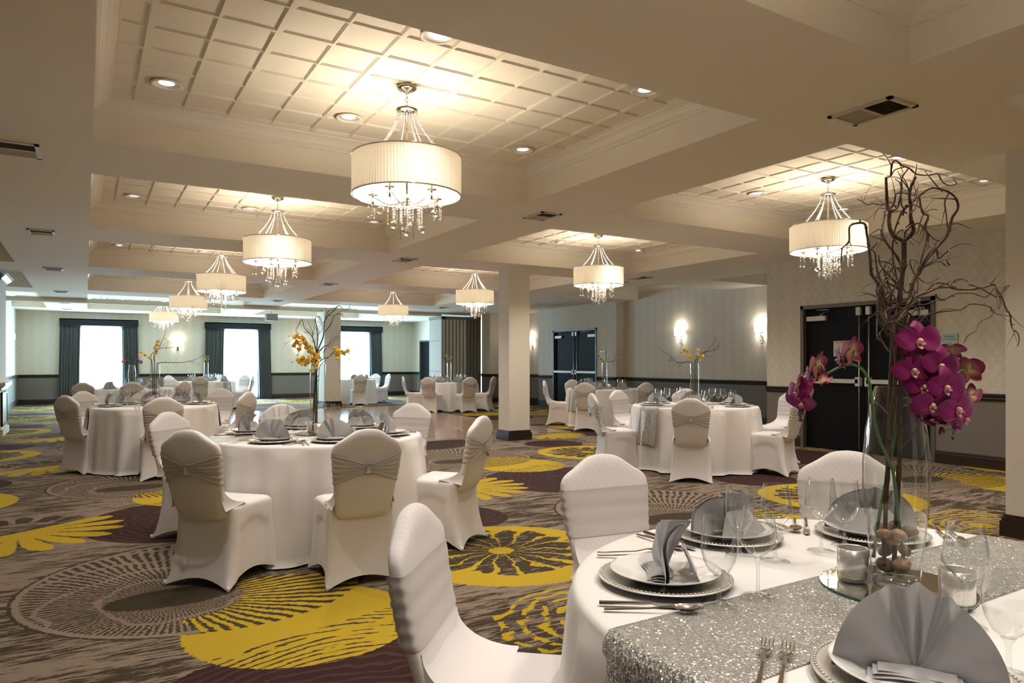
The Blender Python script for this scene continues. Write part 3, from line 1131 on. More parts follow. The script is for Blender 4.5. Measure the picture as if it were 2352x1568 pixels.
# recessed downlights, six per tiled coffer (the ones the photo can see)
dl = thing('downlight', 'x', 'downlight', (0, 0, 0))
m_ = MB()
m_.lathe([(.100, 0), (.104, -.006), (.090, -.010), (.078, -.006), (.074, .0)], 24)
m_.build('trim_ring', 'ceiling_tile', dl)
m_ = MB()
m_.lathe([(.076, -.004), (.066, .003), (.050, .007)], 24)
m_.build('reflector', 'reflector', dl)
m_ = MB()
m_.lathe([(.052, .0068), (.0, .0068)], 16)
m_.build('lamp', 'spot_lamp', dl)
dl_used = False
cn = {1: 'left', 2: 'right'}
rown = ['nearest', 'first full', 'second', 'third', 'fourth', 'farthest']
for ci_ in (1, 2):
    x0, x1 = CX[ci_]
    for ri, (y0, y1) in enumerate(ROWS):
        for iy, y in enumerate((y0 + .6, y1 - .586)):
            for ix, x in enumerate((x0 + .43, x0 + 1.70, x0 + 3.29)):
                # the chandelier hangs in the middle; keep the lamps of the near coffers, thin out the far ones
                lb = 'recessed downlight in the %s ceiling coffer of the %s row, %s %s' % (rown[ri], cn[ci_], ('near', 'far')[iy], ('left', 'middle', 'right')[ix])
                if not dl_used:
                    dl.location = (x, y, TOP - .012)
                    dl['label'] = lb
                    dl['group'] = 'recessed ceiling downlights'
                    dl_used = True
                    dd = dl
                else:
                    dd = dup(dl, (x, y, TOP - .012), 0, lb)
                if ri < 3 or (ix != 1):
                    light('downlight_spot', 'SPOT', (x, y, TOP - .03), P_DOWN, NEUT, .035, (0, 0, 0), cone=radians(100), blend=.75)

# ------------------------------------------------------------------ chandeliers
def drop_mesh(h, w):
    m_ = MB()
    m_.lathe([(0, 0), (w * .45, -.004), (w * .55, -h * .12), (w * .42, -h * .2), (w, -h * .92), (w * .5, -h), (0, -h)], 5, smooth=False)
    return m_.mesh('crystal_drop', 'crystal')


def beads_mesh(pts, r=.009, n=7, m_=5):
    b = MB()
    for p_ in pts:
        b.ball(p_, r, n, m_)
    return b.mesh('beads', 'crystal_bead')


SZ0, SZ1, SR = 2.46, 2.72, .37     # shade bottom, top, radius (world heights; root is at the ceiling)
CEIL = TOP - .012


def make_chandelier():
    r = thing('chandelier', 'x', 'chandelier', (0, 0, CEIL), 0, 'drum chandeliers')
    Z = lambda z: z - CEIL
    m_ = MB()
    m_.lathe([(.0, 0), (.066, 0), (.070, -.012), (.052, -.026), (.02, -.034), (.012, -.05), (0, -.052)], 24)
    m_.build('canopy', 'chrome', r)
    m_ = MB()
    for k in range(4):
        zc = -.064 - k * .027
        pts = []
        for a in range(13):
            t_ = 2 * pi * a / 12
            q = (.008 * cos(t_), 0) if k % 2 == 0 else (0, .008 * cos(t_))
            pts.append((q[0], q[1], zc + .019 * sin(t_)))
        m_.tube(pts, .0022, 5, cap=False)
    m_.build('chain', 'chrome', r)
    m_ = MB()
    zc = Z(3.05)
    m_.lathe([(0, zc + .012), (.02, zc + .010), (.07, zc + .004), (.074, zc - .004), (.05, zc - .016), (.012, zc - .022), (0, zc - .022)], 24)
    m_.build('collar', 'chrome', r)
    m_ = MB()
    m_.tube([(0, 0, Z(3.04)), (0, 0, Z(2.40))], .008, 8)
    m_.lathe([(0, Z(2.47)), (.02, Z(2.465)), (.028, Z(2.44)), (.015, Z(2.42)), (.022, Z(2.40)), (0, Z(2.385))], 16)
    m_.build('stem', 'chrome', r)
    # bead swags from the collar to the rim
    for k in range(6):
        a = 2 * pi * k / 6 + .35
        pts = []
        for i in range(27):
            t_ = i / 26
            rr = .062 + (.275 - .062) * (t_ ** 1.55)
            pts.append((rr * cos(a), rr * sin(a), Z(3.035 + (2.715 - 3.035) * t_)))
        o = put_mesh('bead_strand', beads_mesh(pts, .0078), r)
    # pleated drum shade
    m_ = MB()
    n = 216
    prof = [(SR, Z(SZ0)), (SR, Z(SZ1))]
    m_.lathe(prof, n, smooth=False, mod=lambda k: 1.0 + (.006 if k % 2 else -.006))
    m_.build('shade', 'lampshade_silk', r)
    m_ = MB()
    for zz in (SZ0, SZ1):
        m_.lathe([(SR - .004, Z(zz) - .004), (SR + .005, Z(zz) - .004), (SR + .005, Z(zz) + .004), (SR - .004, Z(zz) + .004), (SR - .004, Z(zz) - .004)], 64)
    for k in range(3):
        a = 2 * pi * k / 3
        m_.tube([(0, 0, Z(SZ1) - .02), (SR * cos(a), SR * sin(a), Z(SZ1) - .004)], .003, 5)
    part_label(m_.build('shade_rim', 'chrome', r), 'thin metal rims and spider')
    # arms with candle cups, bulbs and drops
    dm = drop_mesh(.085, .0075)
    dm2 = drop_mesh(.11, .008)
    bm = beads_mesh([(0, 0, -.012 - k * .019) for k in range(2)], .0085)
    bm2 = beads_mesh([(0, 0, -.01 - k * .019) for k in range(7)], .0085)
    bl = MB()
    bl.ball((0, 0, -.028), .028, 10, 8, smooth=False)
    bl = bl.mesh('crystal_ball', 'crystal')
    di = MB()
    di.lathe([(0, 0), (.016, -.035), (0, -.085)], 4, smooth=False)
    di = di.mesh('crystal_diamond', 'crystal')
    for k in range(5):
        a = 2 * pi * k / 5 + .2
        m_ = MB()
        pts = []
        for i in range(13):
            t_ = i / 12
            rr = .02 + .215 * t_
            pts.append((rr * cos(a), rr * sin(a), Z(2.425 - .035 * sin(pi * min(1, t_ * 1.15)) + .02 * t_)))
        pts.append((pts[-1][0], pts[-1][1], Z(2.462)))
        m_.tube(pts, .0045, 6)
        cx_, cy_ = pts[-1][0], pts[-1][1]
        m_.lathe([(0, Z(2.46)), (.034, Z(2.463)), (.037, Z(2.469)), (.012, Z(2.466))], 16, (cx_, cy_, 0))
        m_.tube([(cx_, cy_, Z(2.40)), (cx_, cy_, Z(2.46))], .008, 6)
        ar = m_.build('arm', 'chrome', r)
        m_ = MB()
        m_.tube([(cx_, cy_, Z(2.468)), (cx_, cy_, Z(2.52))], .009, 8)
        m_.build('candle_sleeve', 'plastic_white', ar)
        m_ = MB()
        m_.ball((cx_, cy_, Z(2.545)), .016, 8, 6, (1, 1, 1.7))
        m_.build('bulb', 'bulb_lit', ar)
        for j in range(3):
            b_ = a + (j - 1) * .16
            rr = .235 + (.03 if j == 1 else 0)
            q = (rr * cos(b_), rr * sin(b_), Z(2.445))
            s_ = put_mesh('crystal_pendant', dm, r, (q[0], q[1], q[2] - .045))
            put_mesh('beads', bm, s_, (0, 0, .045))
    rnd = random.Random(4)
    for k in range(13):
        a = 2 * pi * k / 13
        rr = (.045, .085, .12)[k % 3]
        q = (rr * cos(a), rr * sin(a), Z(2.44))
        s_ = put_mesh('crystal_pendant', [dm2, di, bl][k % 3] if k % 4 else di, r, (q[0], q[1], q[2] - .14 - .03 * (k % 2)))
        put_mesh('beads', bm2, s_, (0, 0, .14))
    for k in range(5):
        a = 2 * pi * (k + .5) / 5 + .2
        q = (.19 * cos(a), .19 * sin(a), Z(2.42))
        s_ = put_mesh('crystal_pendant', bl if k % 2 else dm, r, (q[0], q[1], q[2] - .055))
        put_mesh('beads', bm, s_, (0, 0, .045))
    s_ = put_mesh('crystal_finial', bl, r, (0, 0, Z(2.245)), sc=1.15)
    m_ = MB()
    m_.tube([(0, 0, .005), (0, 0, .15)], .002, 4)
    m_.build('wire', 'chrome', s_)
    return r


ch0 = make_chandelier()
chl = {(1, 0): 'drum chandelier overhead in the nearest left coffer', (1, 1): 'largest drum chandelier with pleated shade, in the big tiled coffer',
       (1, 2): 'second drum chandelier of the left row', (1, 3): 'third drum chandelier of the left row', (1, 4): 'fourth drum chandelier of the left row, just before the track',
       (1, 5): 'smallest drum chandelier of the left row, near the first window', (2, 0): 'drum chandelier of the nearest right coffer',
       (2, 1): 'drum chandelier above the purple orchid branches, right of photo', (2, 2): 'drum chandelier just right of the cream column',
       (2, 3): 'drum chandelier just left of the cream column', (2, 4): 'drum chandelier in front of the folding partition area, left of two', (2, 5): 'drum chandelier mostly hidden behind the far column'}
first = True
for ci_ in (1, 2):
    for ri, (y0, y1) in enumerate(ROWS):
        x = (CX[ci_][0] + CX[ci_][1]) / 2 + (-.02 if ci_ == 1 else -.03)
        y = (y0 + y1) / 2
        if first:
            ch0.location = (x, y, CEIL)
            ch0['label'] = chl[(ci_, ri)]
            first = False
        else:
            dup(ch0, (x, y, CEIL), .37 * (ri + ci_ * 2), chl[(ci_, ri)])
        light('chandelier_light', 'POINT', (x, y, 2.60), P_CHAND, WARM, .15)

# ------------------------------------------------------------------ wall sconces
def sconce(x, y, z, rot, label):
    """back plate on the wall at local y=0, lamp towards -y"""
    r = thing('wall_sconce', label, 'wall lamp', (x, y, z), rot, 'crystal wall sconces')
    m_ = MB()
    m_.box(-.035, -.012, -.20, .035, 0, .05)
    m_.tube([(0, -.01, -.02), (0, -.06, -.03), (0, -.085, .0), (0, -.085, .04)], .006, 6)
    for s_ in (-1, 1):
        m_.tube([(s_ * (.012 + .03 * sin(pi * t_ / 8)), -.025 - .015 * sin(pi * t_ / 8), -.16 + .018 * t_) for t_ in range(9)], .005, 5)
    m_.ball((0, -.03, -.21), .014, 8, 6)
    m_.build('bracket', 'chrome', r)
    m_ = MB()
    w_ = .085
    for q in ((-w_, -.14, w_, -.136), (-w_, -.14, -w_ + .004, -.03), (w_ - .004, -.14, w_, -.03), (-w_, -.034, w_, -.03)):
        m_.box(q[0], q[1], .02, q[2], q[3], .17)
    m_.build('shade', 'sconce_shade', r)
    light('sconce_light', 'POINT', (x + .085 * sin(rot), y - .085 * cos(rot), z + .19), P_SCONCE, (1.0, .9, .75), .03)
    light('sconce_light', 'POINT', (x + .085 * sin(rot), y - .085 * cos(rot), z - .03), P_SCONCE * .5, (1.0, .9, .75), .03)
    return r


# local -y must point into the room: rot 0 for the far wall, -90 deg for walls facing -x, +90 for the left wall
sconce(2.67, FAR, 1.90, 0, 'lit wall sconce between the first and second windows')
sconce(6.72, FAR, 1.90, 0, 'lit wall sconce glowing behind the yellow orchids, between second and third windows')
sconce(12.05, 12.11, 1.93, -pi / 2, 'lit wall sconce above the yellow orchids right of the column')
sconce(12.05, 9.79, 1.93, -pi / 2, 'lit wall sconce at the corner beside the near black doors')
sconce(12.3, 18.95, 1.93, -pi / 2, 'lit wall sconce peeking out right of the cream column')
sconce(LX, 23.6, 1.93, pi / 2, 'lit wall sconce on the far left wall')

# ------------------------------------------------------------------ drapes, sheers, valances
def pleats(x0, x1, y, z0, z1, amp, n, seed, pinch=0.0, slant=0.0):
    rnd = random.Random(seed)
    ph = [rnd.uniform(0, 6.28) for _ in range(4)]

    def fn(u, v):
        xx = x0 + (x1 - x0) * u
        k = 1 - .12 * sin(pi * v) * pinch
        xx = (x0 + x1) / 2 + (xx - (x0 + x1) / 2) * k + slant * (1 - v)
        yy = y + amp * (sin(2 * pi * n * u + ph[0] + .5 * sin(5 * u + ph[1])) * .7 + .3 * sin(2 * pi * n * 1.7 * u + ph[2] + v)) * (.75 + .25 * (1 - v))
        return (xx, yy, z0 + (z1 - z0) * v)
    return fn


for k, (va, vb, da, db) in enumerate(((-.70, 1.48, -.16, 1.03), (3.51, 5.69, 4.10, 5.26), (7.72, 9.91, 8.18, 9.42))):
    nm = ('first', 'second', 'third')[k]
    m_ = MB()
    m_.box(va, FAR - .20, 2.48, vb, FAR - .17, 2.69)
    m_.box(va, FAR - .20, 2.66, vb, FAR - .0, 2.69)
    m_.box(va, FAR - .17, 2.48, va + .02, FAR, 2.69)
    m_.box(vb - .02, FAR - .17, 2.48, vb, FAR, 2.69)
    tag(m_.build('valance', 'valance'), 'dark upholstered valance box above the %s window' % nm, 'valance')
    for sd, (a, c, sl) in enumerate(((va + .01, da + .02, -.05), (db - .02, vb - .01, .05))):
        m_ = MB()
        m_.grid(pleats(a, c, FAR - .105, .015, 2.475, .035, 7, 10 * k + sd, 0, sl), 90, 8)
        tag(m_.build('drape', 'drape'), 'dark grey-green drape at the %s side of the %s window' % (('left', 'right')[sd], nm), 'drape')
    m_ = MB()
    m_.grid(pleats(da - .06, db + .06, FAR - .045, .02, 2.5, .014, 22, 50 + k), 260, 3)
    tag(m_.build('sheer_curtain', 'sheer'), 'white sheer curtain across the %s window' % nm, 'sheer curtain')

# dance floor
m_ = MB()
m_.box(2.0, 10.72, .0, 7.78, 19.5, .018)
tag(m_.build('dance_floor', 'parquet'), 'brown parquet dance floor laid on the carpet, left of the cream column', 'dance floor')
m_ = MB()
for q in ((1.95, 10.66, 7.83, 10.72), (1.95, 19.5, 7.83, 19.56), (1.95, 10.66, 2.0, 19.56), (7.78, 10.66, 7.83, 19.56)):
    m_.box(q[0], q[1], 0, q[2], q[3], .012)
tag(m_.build('dance_floor_edging', 'brushed_metal'), 'thin metal edging around the dance floor', 'edging')

# ------------------------------------------------------------------ chairs (local +y faces the table)
def back_w(z):
    """half width of the backrest outline at height z: round bottom, widening sides, camel-hump top"""
    if z < .44:
        t_ = min(1.0, max(0.0, (z - .396) / .044))
        return .118 + .047 * sqrt(max(0.0, 1 - (1 - t_) ** 2.2))
    w_ = .165 + (.2055 - .165) * ((z - .44) / .355) ** .8
    if z > .795:
        T = [(.795, .2055), (.812, .2045), (.828, .201), (.841, .193), (.852, .182), (.862, .166), (.872, .148), (.884, .128), (.898, .107), (.911, .088), (.921, .069), (.929, .043), (.932, .003)]
        for (za, wa), (zb, wb) in zip(T, T[1:]):
            if z <= zb:
                return wa + (wb - wa) * (z - za) / (zb - za)
        return .003
    return w_


def back_y(z):
    t_ = (z - .40) / .53
    return -.205 - .115 * t_ - .02 * sin(pi * max(0, min(1, t_)))


def sup(w_, t_, a, n=3.4):
    c_, s_ = cos(a), sin(a)
    return (w_ * abs(c_) ** (2 / n) * (1 if c_ >= 0 else -1), t_ * abs(s_) ** (2 / n) * (1 if s_ >= 0 else -1))


def back_t(z):
    if z > .88:
        return .030 * sqrt(max(.02, 1 - ((z - .88) / .053) ** 2))
    if z < .45:
        return .030 * sqrt(max(.05, 1 - ((.45 - z) / .056) ** 2))
    return .030


def make_chair():
    r = thing('banquet_chair', 'x', 'chair', (0, 0, 0), 0, 'covered banquet chairs')
    # backrest
    m_ = MB()
    zs = [.396, .400, .410, .425, .445, .47, .50, .55, .60, .65, .70, .75, .795, .815, .828, .84, .85, .86, .87, .88, .89, .90, .91, .918, .924, .928, .931, .932]
    n = 40
    vs, fs = [], []
    for z in zs:
        for k in range(n):
            x, y = sup(back_w(z), back_t(z), 2 * pi * k / n)
            vs.append((x, y + back_y(z) + .010 * (x / .2) ** 2, z))
    for i in range(len(zs) - 1):
        for k in range(n):
            k2 = (k + 1) % n
            fs.append((i * n + k, i * n + k2, (i + 1) * n + k2, (i + 1) * n + k))
    fs.append(tuple(range(n))[::-1])
    fs.append(tuple((len(zs) - 1) * n + k for k in range(n)))
    m_.add(vs, fs, True)
    m_.build('backrest', 'spandex_diamond', r)
    # skirt: stretched from the seat to the four feet, hem arched between them
    m_ = MB()
    side = 14
    ring = []      # parameter positions round the rectangle: (sx, sy, mid) sx,sy in -1..1
    for sd in range(4):
        for k in range(side):
            t_ = -1 + 2 * k / side
            p_ = [(t_, -1), (1, t_), (-t_, 1), (-1, -t_)][sd]
            ring.append((p_[0], p_[1], sd, t_))
    rows = 16
    vs, fs = [], []
    for j in range(rows + 1):
        v_ = j / rows
        for (sx_, sy_, sd, t_) in ring:
            arch = max(0.0, 1 - abs(t_) ** 1.9)
            hem = {0: .055, 1: .075, 2: .05, 3: .075}[sd] * arch
            z = hem + (.452 - hem) * v_
            zf = min(1.0, z / .452)
            # plan shape at this height
            hw = .208 + .024 * (1 - zf) ** 1.6
            yf = .205 + .045 * (1 - zf)
            waist = max(0.0, sin(pi * min(1, zf * 1.02))) ** 1.5
            yb = -.265 + .065 * (1 - (1 - zf) ** 1.7)
            yb += .012 * waist
            if zf > .9:
                yb = yb + 0
            corner = .93 if zf > .6 else .97
            x = sx_ * hw
            y = yf if sy_ == 1 else (yb if sy_ == -1 else (yb + (yf - yb) * (sy_ + 1) / 2))
            # pull the middle of every side inwards (stretch fabric), sharper near the floor
            dip = .020 * (1 - t_ * t_) * (1 - .55 * zf)
            if sd in (1, 3):
                # frame inside pushes a panel edge
                fr = .010 if (abs(t_) < .62 and zf < .80 - .35 * abs(t_) ** 3) else 0
                x -= sx_ * (dip + fr)
            elif sd == 0:
                y += dip
            else:
                y -= dip
            # round the corners
            cr = max(0, abs(t_) - .86) / .14
            rr_ = .016 * cr ** 2 * (1 if zf > .1 else .4)
            x -= sx_ * rr_ if abs(sx_) > .86 else 0
            y -= (1 if sy_ > 0 else -1) * rr_ if abs(sy_) > .86 else 0
            vs.append((x, y, z))
    N = len(ring)
    # seat edge roll and top
    top0 = len(vs) - N
    for (ins, z) in ((.004, .463), (.016, .474), (.04, .482), (.09, .487), (.15, .489)):
        for k in range(N):
            x, y, _ = vs[top0 + k]
            cx_, cy_ = 0, .0
            L = max(abs(x) / .208, abs(y) / .205)
            f_ = 1 - ins / .21
            vs.append((x * f_, y * f_, z))
    R = rows + 5
    for j in range(R):
        for k in range(N):
            k2 = (k + 1) % N
            fs.append((j * N + k, j * N + k2, (j + 1) * N + k2, (j + 1) * N + k))
    fs.append(tuple(R * N + k for k in range(N)))
    m_.add(vs, fs, True)
    # little turned cuffs at the feet
    for sx_ in (-1, 1):
        for y_ in (-.258, .242):
            m_.ball((sx_ * .222, y_, .016), .012, 8, 6, (1, 1, 1.5))
    m_.build('seat_cover', 'spandex', r)
    # stretch fabric bridging the seat and the back
    m_ = MB()

    Y1, ZT, ZS = -.055, .60, .4895

    def brid(u, v):
        ang = v * pi / 2
        yb_ = back_y(ZT) + .0305
        w_ = .176 + .024 * (1 - v) ** 2
        return (w_ * (-1 + 2 * u), Y1 - (Y1 - yb_) * sin(ang), ZT - (ZT - ZS) * cos(ang) - .004 * (1 - v) ** 3)
    m_.grid(brid, 10, 14, flip=True)
    for s_ in (-1, 1):
        # side gussets closing the bridge
        def gus(u, v, s_=s_):
            q = brid(1.0 if s_ > 0 else 0.0, v)
            yb_ = back_y(q[2]) - .005
            return (q[0] - s_ * .006 * u, q[1] + (yb_ - q[1]) * u, q[2] - .03 * u * (1 - v))
        m_.grid(gus, 5, 14, flip=(s_ < 0))
    m_.build('back_gusset', 'spandex', r)
    # sash: flat band in front, gathered behind with a brooch
    m_ = MB()
    na, nv = 96, 34
    vs, fs = [], []
    for j in range(nv + 1):
        v_ = j / nv
        for k in range(na):
            a = 2 * pi * k / na
            rear = max(0.0, -sin(a))
            x0_, _ = sup(.2, .03, a)
            xf = abs(x0_) / .2
            zc = .705
            hh = .093
            if sin(a) < 0:
                hh = .020 + (.093 - .020) * min(1, xf) ** 1.05
                zc = .705
            z = zc - hh + 2 * hh * v_
            w_, t_ = back_w(z) + .0035, back_t(z) + .0035
            x, y = sup(w_, t_, a)
            pl = 0.0
            if sin(a) < 0:
                pl = (.0075 * abs(sin(pi * (5.5 * v_ + .25))) + .002 * sin(2 * pi * 9 * v_)) * (1 - .25 * xf) + .008 * (1 - xf)
            else:
                pl = .0008 * sin(2 * pi * 3 * v_)
            y = y + back_y(z) + .010 * (x / .2) ** 2 - (pl if sin(a) < 0 else -pl)
            if xf > .9:
                x += (.0016 * sin(2 * pi * 5 * v_)) * (1 if x > 0 else -1)
            vs.append((x, y, z))
    for j in range(nv):
        for k in range(na):
            k2 = (k + 1) % na
            fs.append((j * na + k, j * na + k2, (j + 1) * na + k2, (j + 1) * na + k))
    m_.add(vs, fs, True)
    m_.build('sash', 'sash_satin', r)
    m_ = MB()
    yb = back_y(.705) - .047

    def br(u, v):
        a = -pi * .5 + pi * u
        return (.024 * sin(a) * 1.0, yb + .014 - .020 * cos(a), .705 - .028 + .056 * v)
    m_.grid(br, 8, 6, flip=True)
    for zz in (.677, .733):
        m_.tube([(.024 * sin(-pi / 2 + pi * i / 8), yb + .014 - .020 * cos(-pi / 2 + pi * i / 8), zz) for i in range(9)], .003, 5)
    part_label(m_.build('brooch', 'rhinestone', r), 'sparkling rhinestone brooch')
    return r


POSN = ['near side', 'near right side', 'right side', 'far right side', 'far side', 'far left side', 'left side', 'near left side']
TB = {  # centre, description, chair angles (degrees), radius tweak
    'FG': ((1.67, .965), 'the nearest table', {140: 'near left chair', 84: 'middle chair', 38: 'x'}),
    'T1': ((1.505, 5.31), 'the near left table', None),
    'T3': ((.75, 9.95), 'the middle left table', None),
    'T4': ((6.62, 6.42), 'the table right of the column', None),
    'T5': ((9.25, 11.5), 'the table by the double doors', None),
    'T6': ((8.60, 17.5), 'the table by the folding partition', None),
    'T7': ((7.25, 21.9), 'the table behind the far column', None),
    'T8': ((2.95, 21.7), 'the table by the middle window', None),
    'T9': ((.83, 16.7), 'the far left table', None),
}
CH = {  # table: chairs as (x, y, turn in degrees)
    'FG': [(1.00, 1.565, -131), (1.82, 2.02, 172), (2.60, 1.67, 127)],
    'T1': [(.74, 4.62, -48), (1.43, 4.25, -4), (2.26, 4.70, 38), (2.40, 5.98, 127), (.76, 5.84, -138), (1.54, 6.35, 178)],
    'T3': [(.05, 9.92, -53), (.16, 10.73, -143), (.74, 8.97, 0), (1.54, 10.85, 146), (1.60, 9.91, 47), (.76, 10.95, 180)],
    'T4': [(5.72, 6.88, -113), (6.43, 7.31, -167), (5.82, 5.69, -47), (6.98, 5.52, 18), (7.35, 7.26, 139), (7.72, 6.12, 78)],
    'T5': [(8.54, 12.13, -131), (9.33, 12.47, 175), (8.36, 10.88, -52), (9.22, 10.50, -2)],
    'T6': [(7.70, 17.80, -108), (7.79, 16.83, -50), (8.56, 16.47, -2), (9.22, 16.69, 40), (8.75, 18.49, 172)],
    'T7': [(7.16, 20.90, -5), (8.12, 22.45, 125), (8.26, 21.95, 92)],
    'T8': [(2.70, 20.73, -14), (2.28, 22.44, -138), (3.85, 22.09, 124), (3.80, 21.10, 72), (3.35, 22.62, 156)],
    'T9': [(.08, 16.04, -24), (.78, 15.70, -3), (1.51, 15.96, 42), (1.49, 17.45, 139)],
}
TSC = {'T3': .94}


def sector(c, ang):
    """which side of its table something is on, as the photo sees it"""
    to_cam = atan2(-c[1], -c[0])
    d = (radians(ang) - to_cam) % (2 * pi)
    return int(round(d / (pi / 4))) % 8


def side_names(c, angs):
    """a distinct place name for every seat of a table"""
    used, out = {}, {}
    for a in sorted(angs, key=lambda q: ((radians(q) - atan2(-c[1], -c[0])) % (2 * pi))):
        s_ = sector(c, a)
        nm = POSN[s_]
        if nm in used:
            nm2 = nm.replace('side', 'end') if 'second' not in nm else nm
            nm = nm2
        used[nm] = 1
        out[a] = nm
    return out


chair0 = make_chair()
chair_used = False
SEAT = {}
for T_, lst in CH.items():
    (cx_, cy_), desc = TB[T_][0], TB[T_][1]
    angs = [round(math.degrees(atan2(y - cy_, x - cx_)), 1) for x, y, _ in lst]
    names = side_names((cx_, cy_), angs)
    SEAT[T_] = [(a, names[a]) for a in angs]
    for (x, y, rz), a in zip(lst, angs):
        lb = 'white chair with grey sash, %s of %s' % (names[a], desc)
        if not chair_used:
            chair0.location = (x, y, 0)
            chair0.rotation_euler = (0, 0, radians(rz))
            chair0['label'] = lb
            chair_used = True
        else:
            dup(chair0, (x, y, 0), radians(rz), lb)

# ------------------------------------------------------------------ tables, cloths, runners
TZ, TR = .772, .775


def make_table():
    r = thing('round_table', 'x', 'table', (0, 0, 0), 0, 'round banquet tables')
    m_ = MB()
    m_.lathe([(0, .735), (.755, .735), (.76, .74), (.76, .763), (.755, .767), (0, .767)], 48)
    m_.build('tabletop', 'panel_edge', r)
    for k in range(4):
        a = pi / 4 + k * pi / 2
        m_ = MB()
        m_.tube([(.45 * cos(a), .45 * sin(a), .735), (.5 * cos(a), .5 * sin(a), .01)], .016, 8)
        m_.build('leg', 'panel_dark', r)
    return r


def cloth(seed):
    rnd = random.Random(seed)
    N = 220
    comp = [(rnd.randint(9, 13), rnd.uniform(0, 6.28), .5), (rnd.randint(15, 19), rnd.uniform(0, 6.28), .35), (rnd.randint(23, 31), rnd.uniform(0, 6.28), .18), (3, rnd.uniform(0, 6.28), .25)]
    m_ = MB()
    vs, fs = [], []
    rows = [(0.30, 0), (.60, 0), (.745, 0), (.765, -.001), (.774, -.006), (.779, -.016), (.782, -.03)]
    zz = [.05, .09, .14, .20, .27, .34, .41, .48, .55, .61, .66, .70, .735, .757]
    for k in range(N):
        pass
    ring = []
    vs.append((0, 0, TZ))
    for (rr, dz) in rows:
        for k in range(N):
            a = 2 * pi * k / N
            vs.append((rr * cos(a), rr * sin(a), TZ + dz))
    for d_ in zz:
        t_ = d_ / .76
        for k in range(N):
            a = 2 * pi * k / N
            w_ = sum(am * sin(n_ * a + ph + .5 * t_) for n_, ph, am in comp)
            w_ = (w_ if w_ > 0 else w_ * .7)
            rr = .783 + .040 * t_ + .070 * w_ * t_ ** .65
            if d_ > .74:
                rr += .015
            vs.append((rr * cos(a), rr * sin(a), max(.006, TZ - d_ + .004 * sin(7 * a + seed))))
    for k in range(N):
        fs.append((0, 1 + k, 1 + (k + 1) % N))
    R = len(rows) + len(zz)
    for j in range(R - 1):
        for k in range(N):
            k2 = (k + 1) % N
            fs.append((1 + j * N + k, 1 + (j + 1) * N + k, 1 + (j + 1) * N + k2, 1 + j * N + k2))
    m_.add(vs, fs, True)
    return m_


def runner(seed, drop=.46, hw=.157):
    rnd = random.Random(seed)
    ph = rnd.uniform(0, 6)
    xe = .765
    m_ = MB()
    L = xe + drop

    def fn(u, v):
        y = -hw + 2 * hw * u
        s_ = -L + 2 * L * v
        sg = 1 if s_ > 0 else -1
        q = abs(s_)
        ex = sqrt(TR * TR - y * y)
        if q <= ex - .012:
            return (s_, y, TZ + .0035)
        e_ = q - (ex - .012)
        arc = min(e_ / .035, 1)
        h_ = max(0, e_ - .02)
        x = ex - .012 + .026 * sin(arc * pi / 2) + .045 * min(1, h_ / .4) + .012 * sin(u * 13 + ph + sg) * min(1, h_ / .15)
        return (sg * x, y * (1 - .03 * h_), TZ + .0035 - .02 * (1 - cos(arc * pi / 2)) - h_)
    m_.grid(fn, 26, 120)
    # hem thickness
    return m_


RUN = {'FG': 0, 'T1': 0, 'T3': 0, 'T4': 0, 'T5': 0, 'T6': pi / 2, 'T7': 0, 'T8': -.9, 'T9': 0}
t0 = make_table()
tu = False
cl = {}
for i, (T_, (c, desc, _)) in enumerate(TB.items()):
    lb = 'round banquet table under the white cloth, %s' % desc
    if not tu:
        t0.location = (*c, 0)
        t0['label'] = lb
        tu = True
    else:
        tt = dup(t0, (*c, 0), .3 * i, lb)
        tt.scale = (TSC.get(T_, 1.0),) * 2 + (1,)
    o = cloth(i).build('tablecloth', 'tablecloth_white', None, (*c, 0), 0)
    ts = TSC.get(T_, 1.0)
    o.scale = (ts, ts, 1)
    tag(o, 'white floor-length cloth draped over %s' % desc, 'tablecloth', 'white round tablecloths')
    if T_ == 'FG' or True:
        o = runner(i, .46).build('table_runner', 'sequin_silver', None, (*c, 0), RUN[T_])
        o.scale = (ts, 1, 1)
        tag(o, 'silver sequin runner across %s' % desc, 'table runner', 'silver sequin table runners')
        md = o.modifiers.new('thickness', 'SOLIDIFY')
        md.thickness = .003
        md.offset = 1

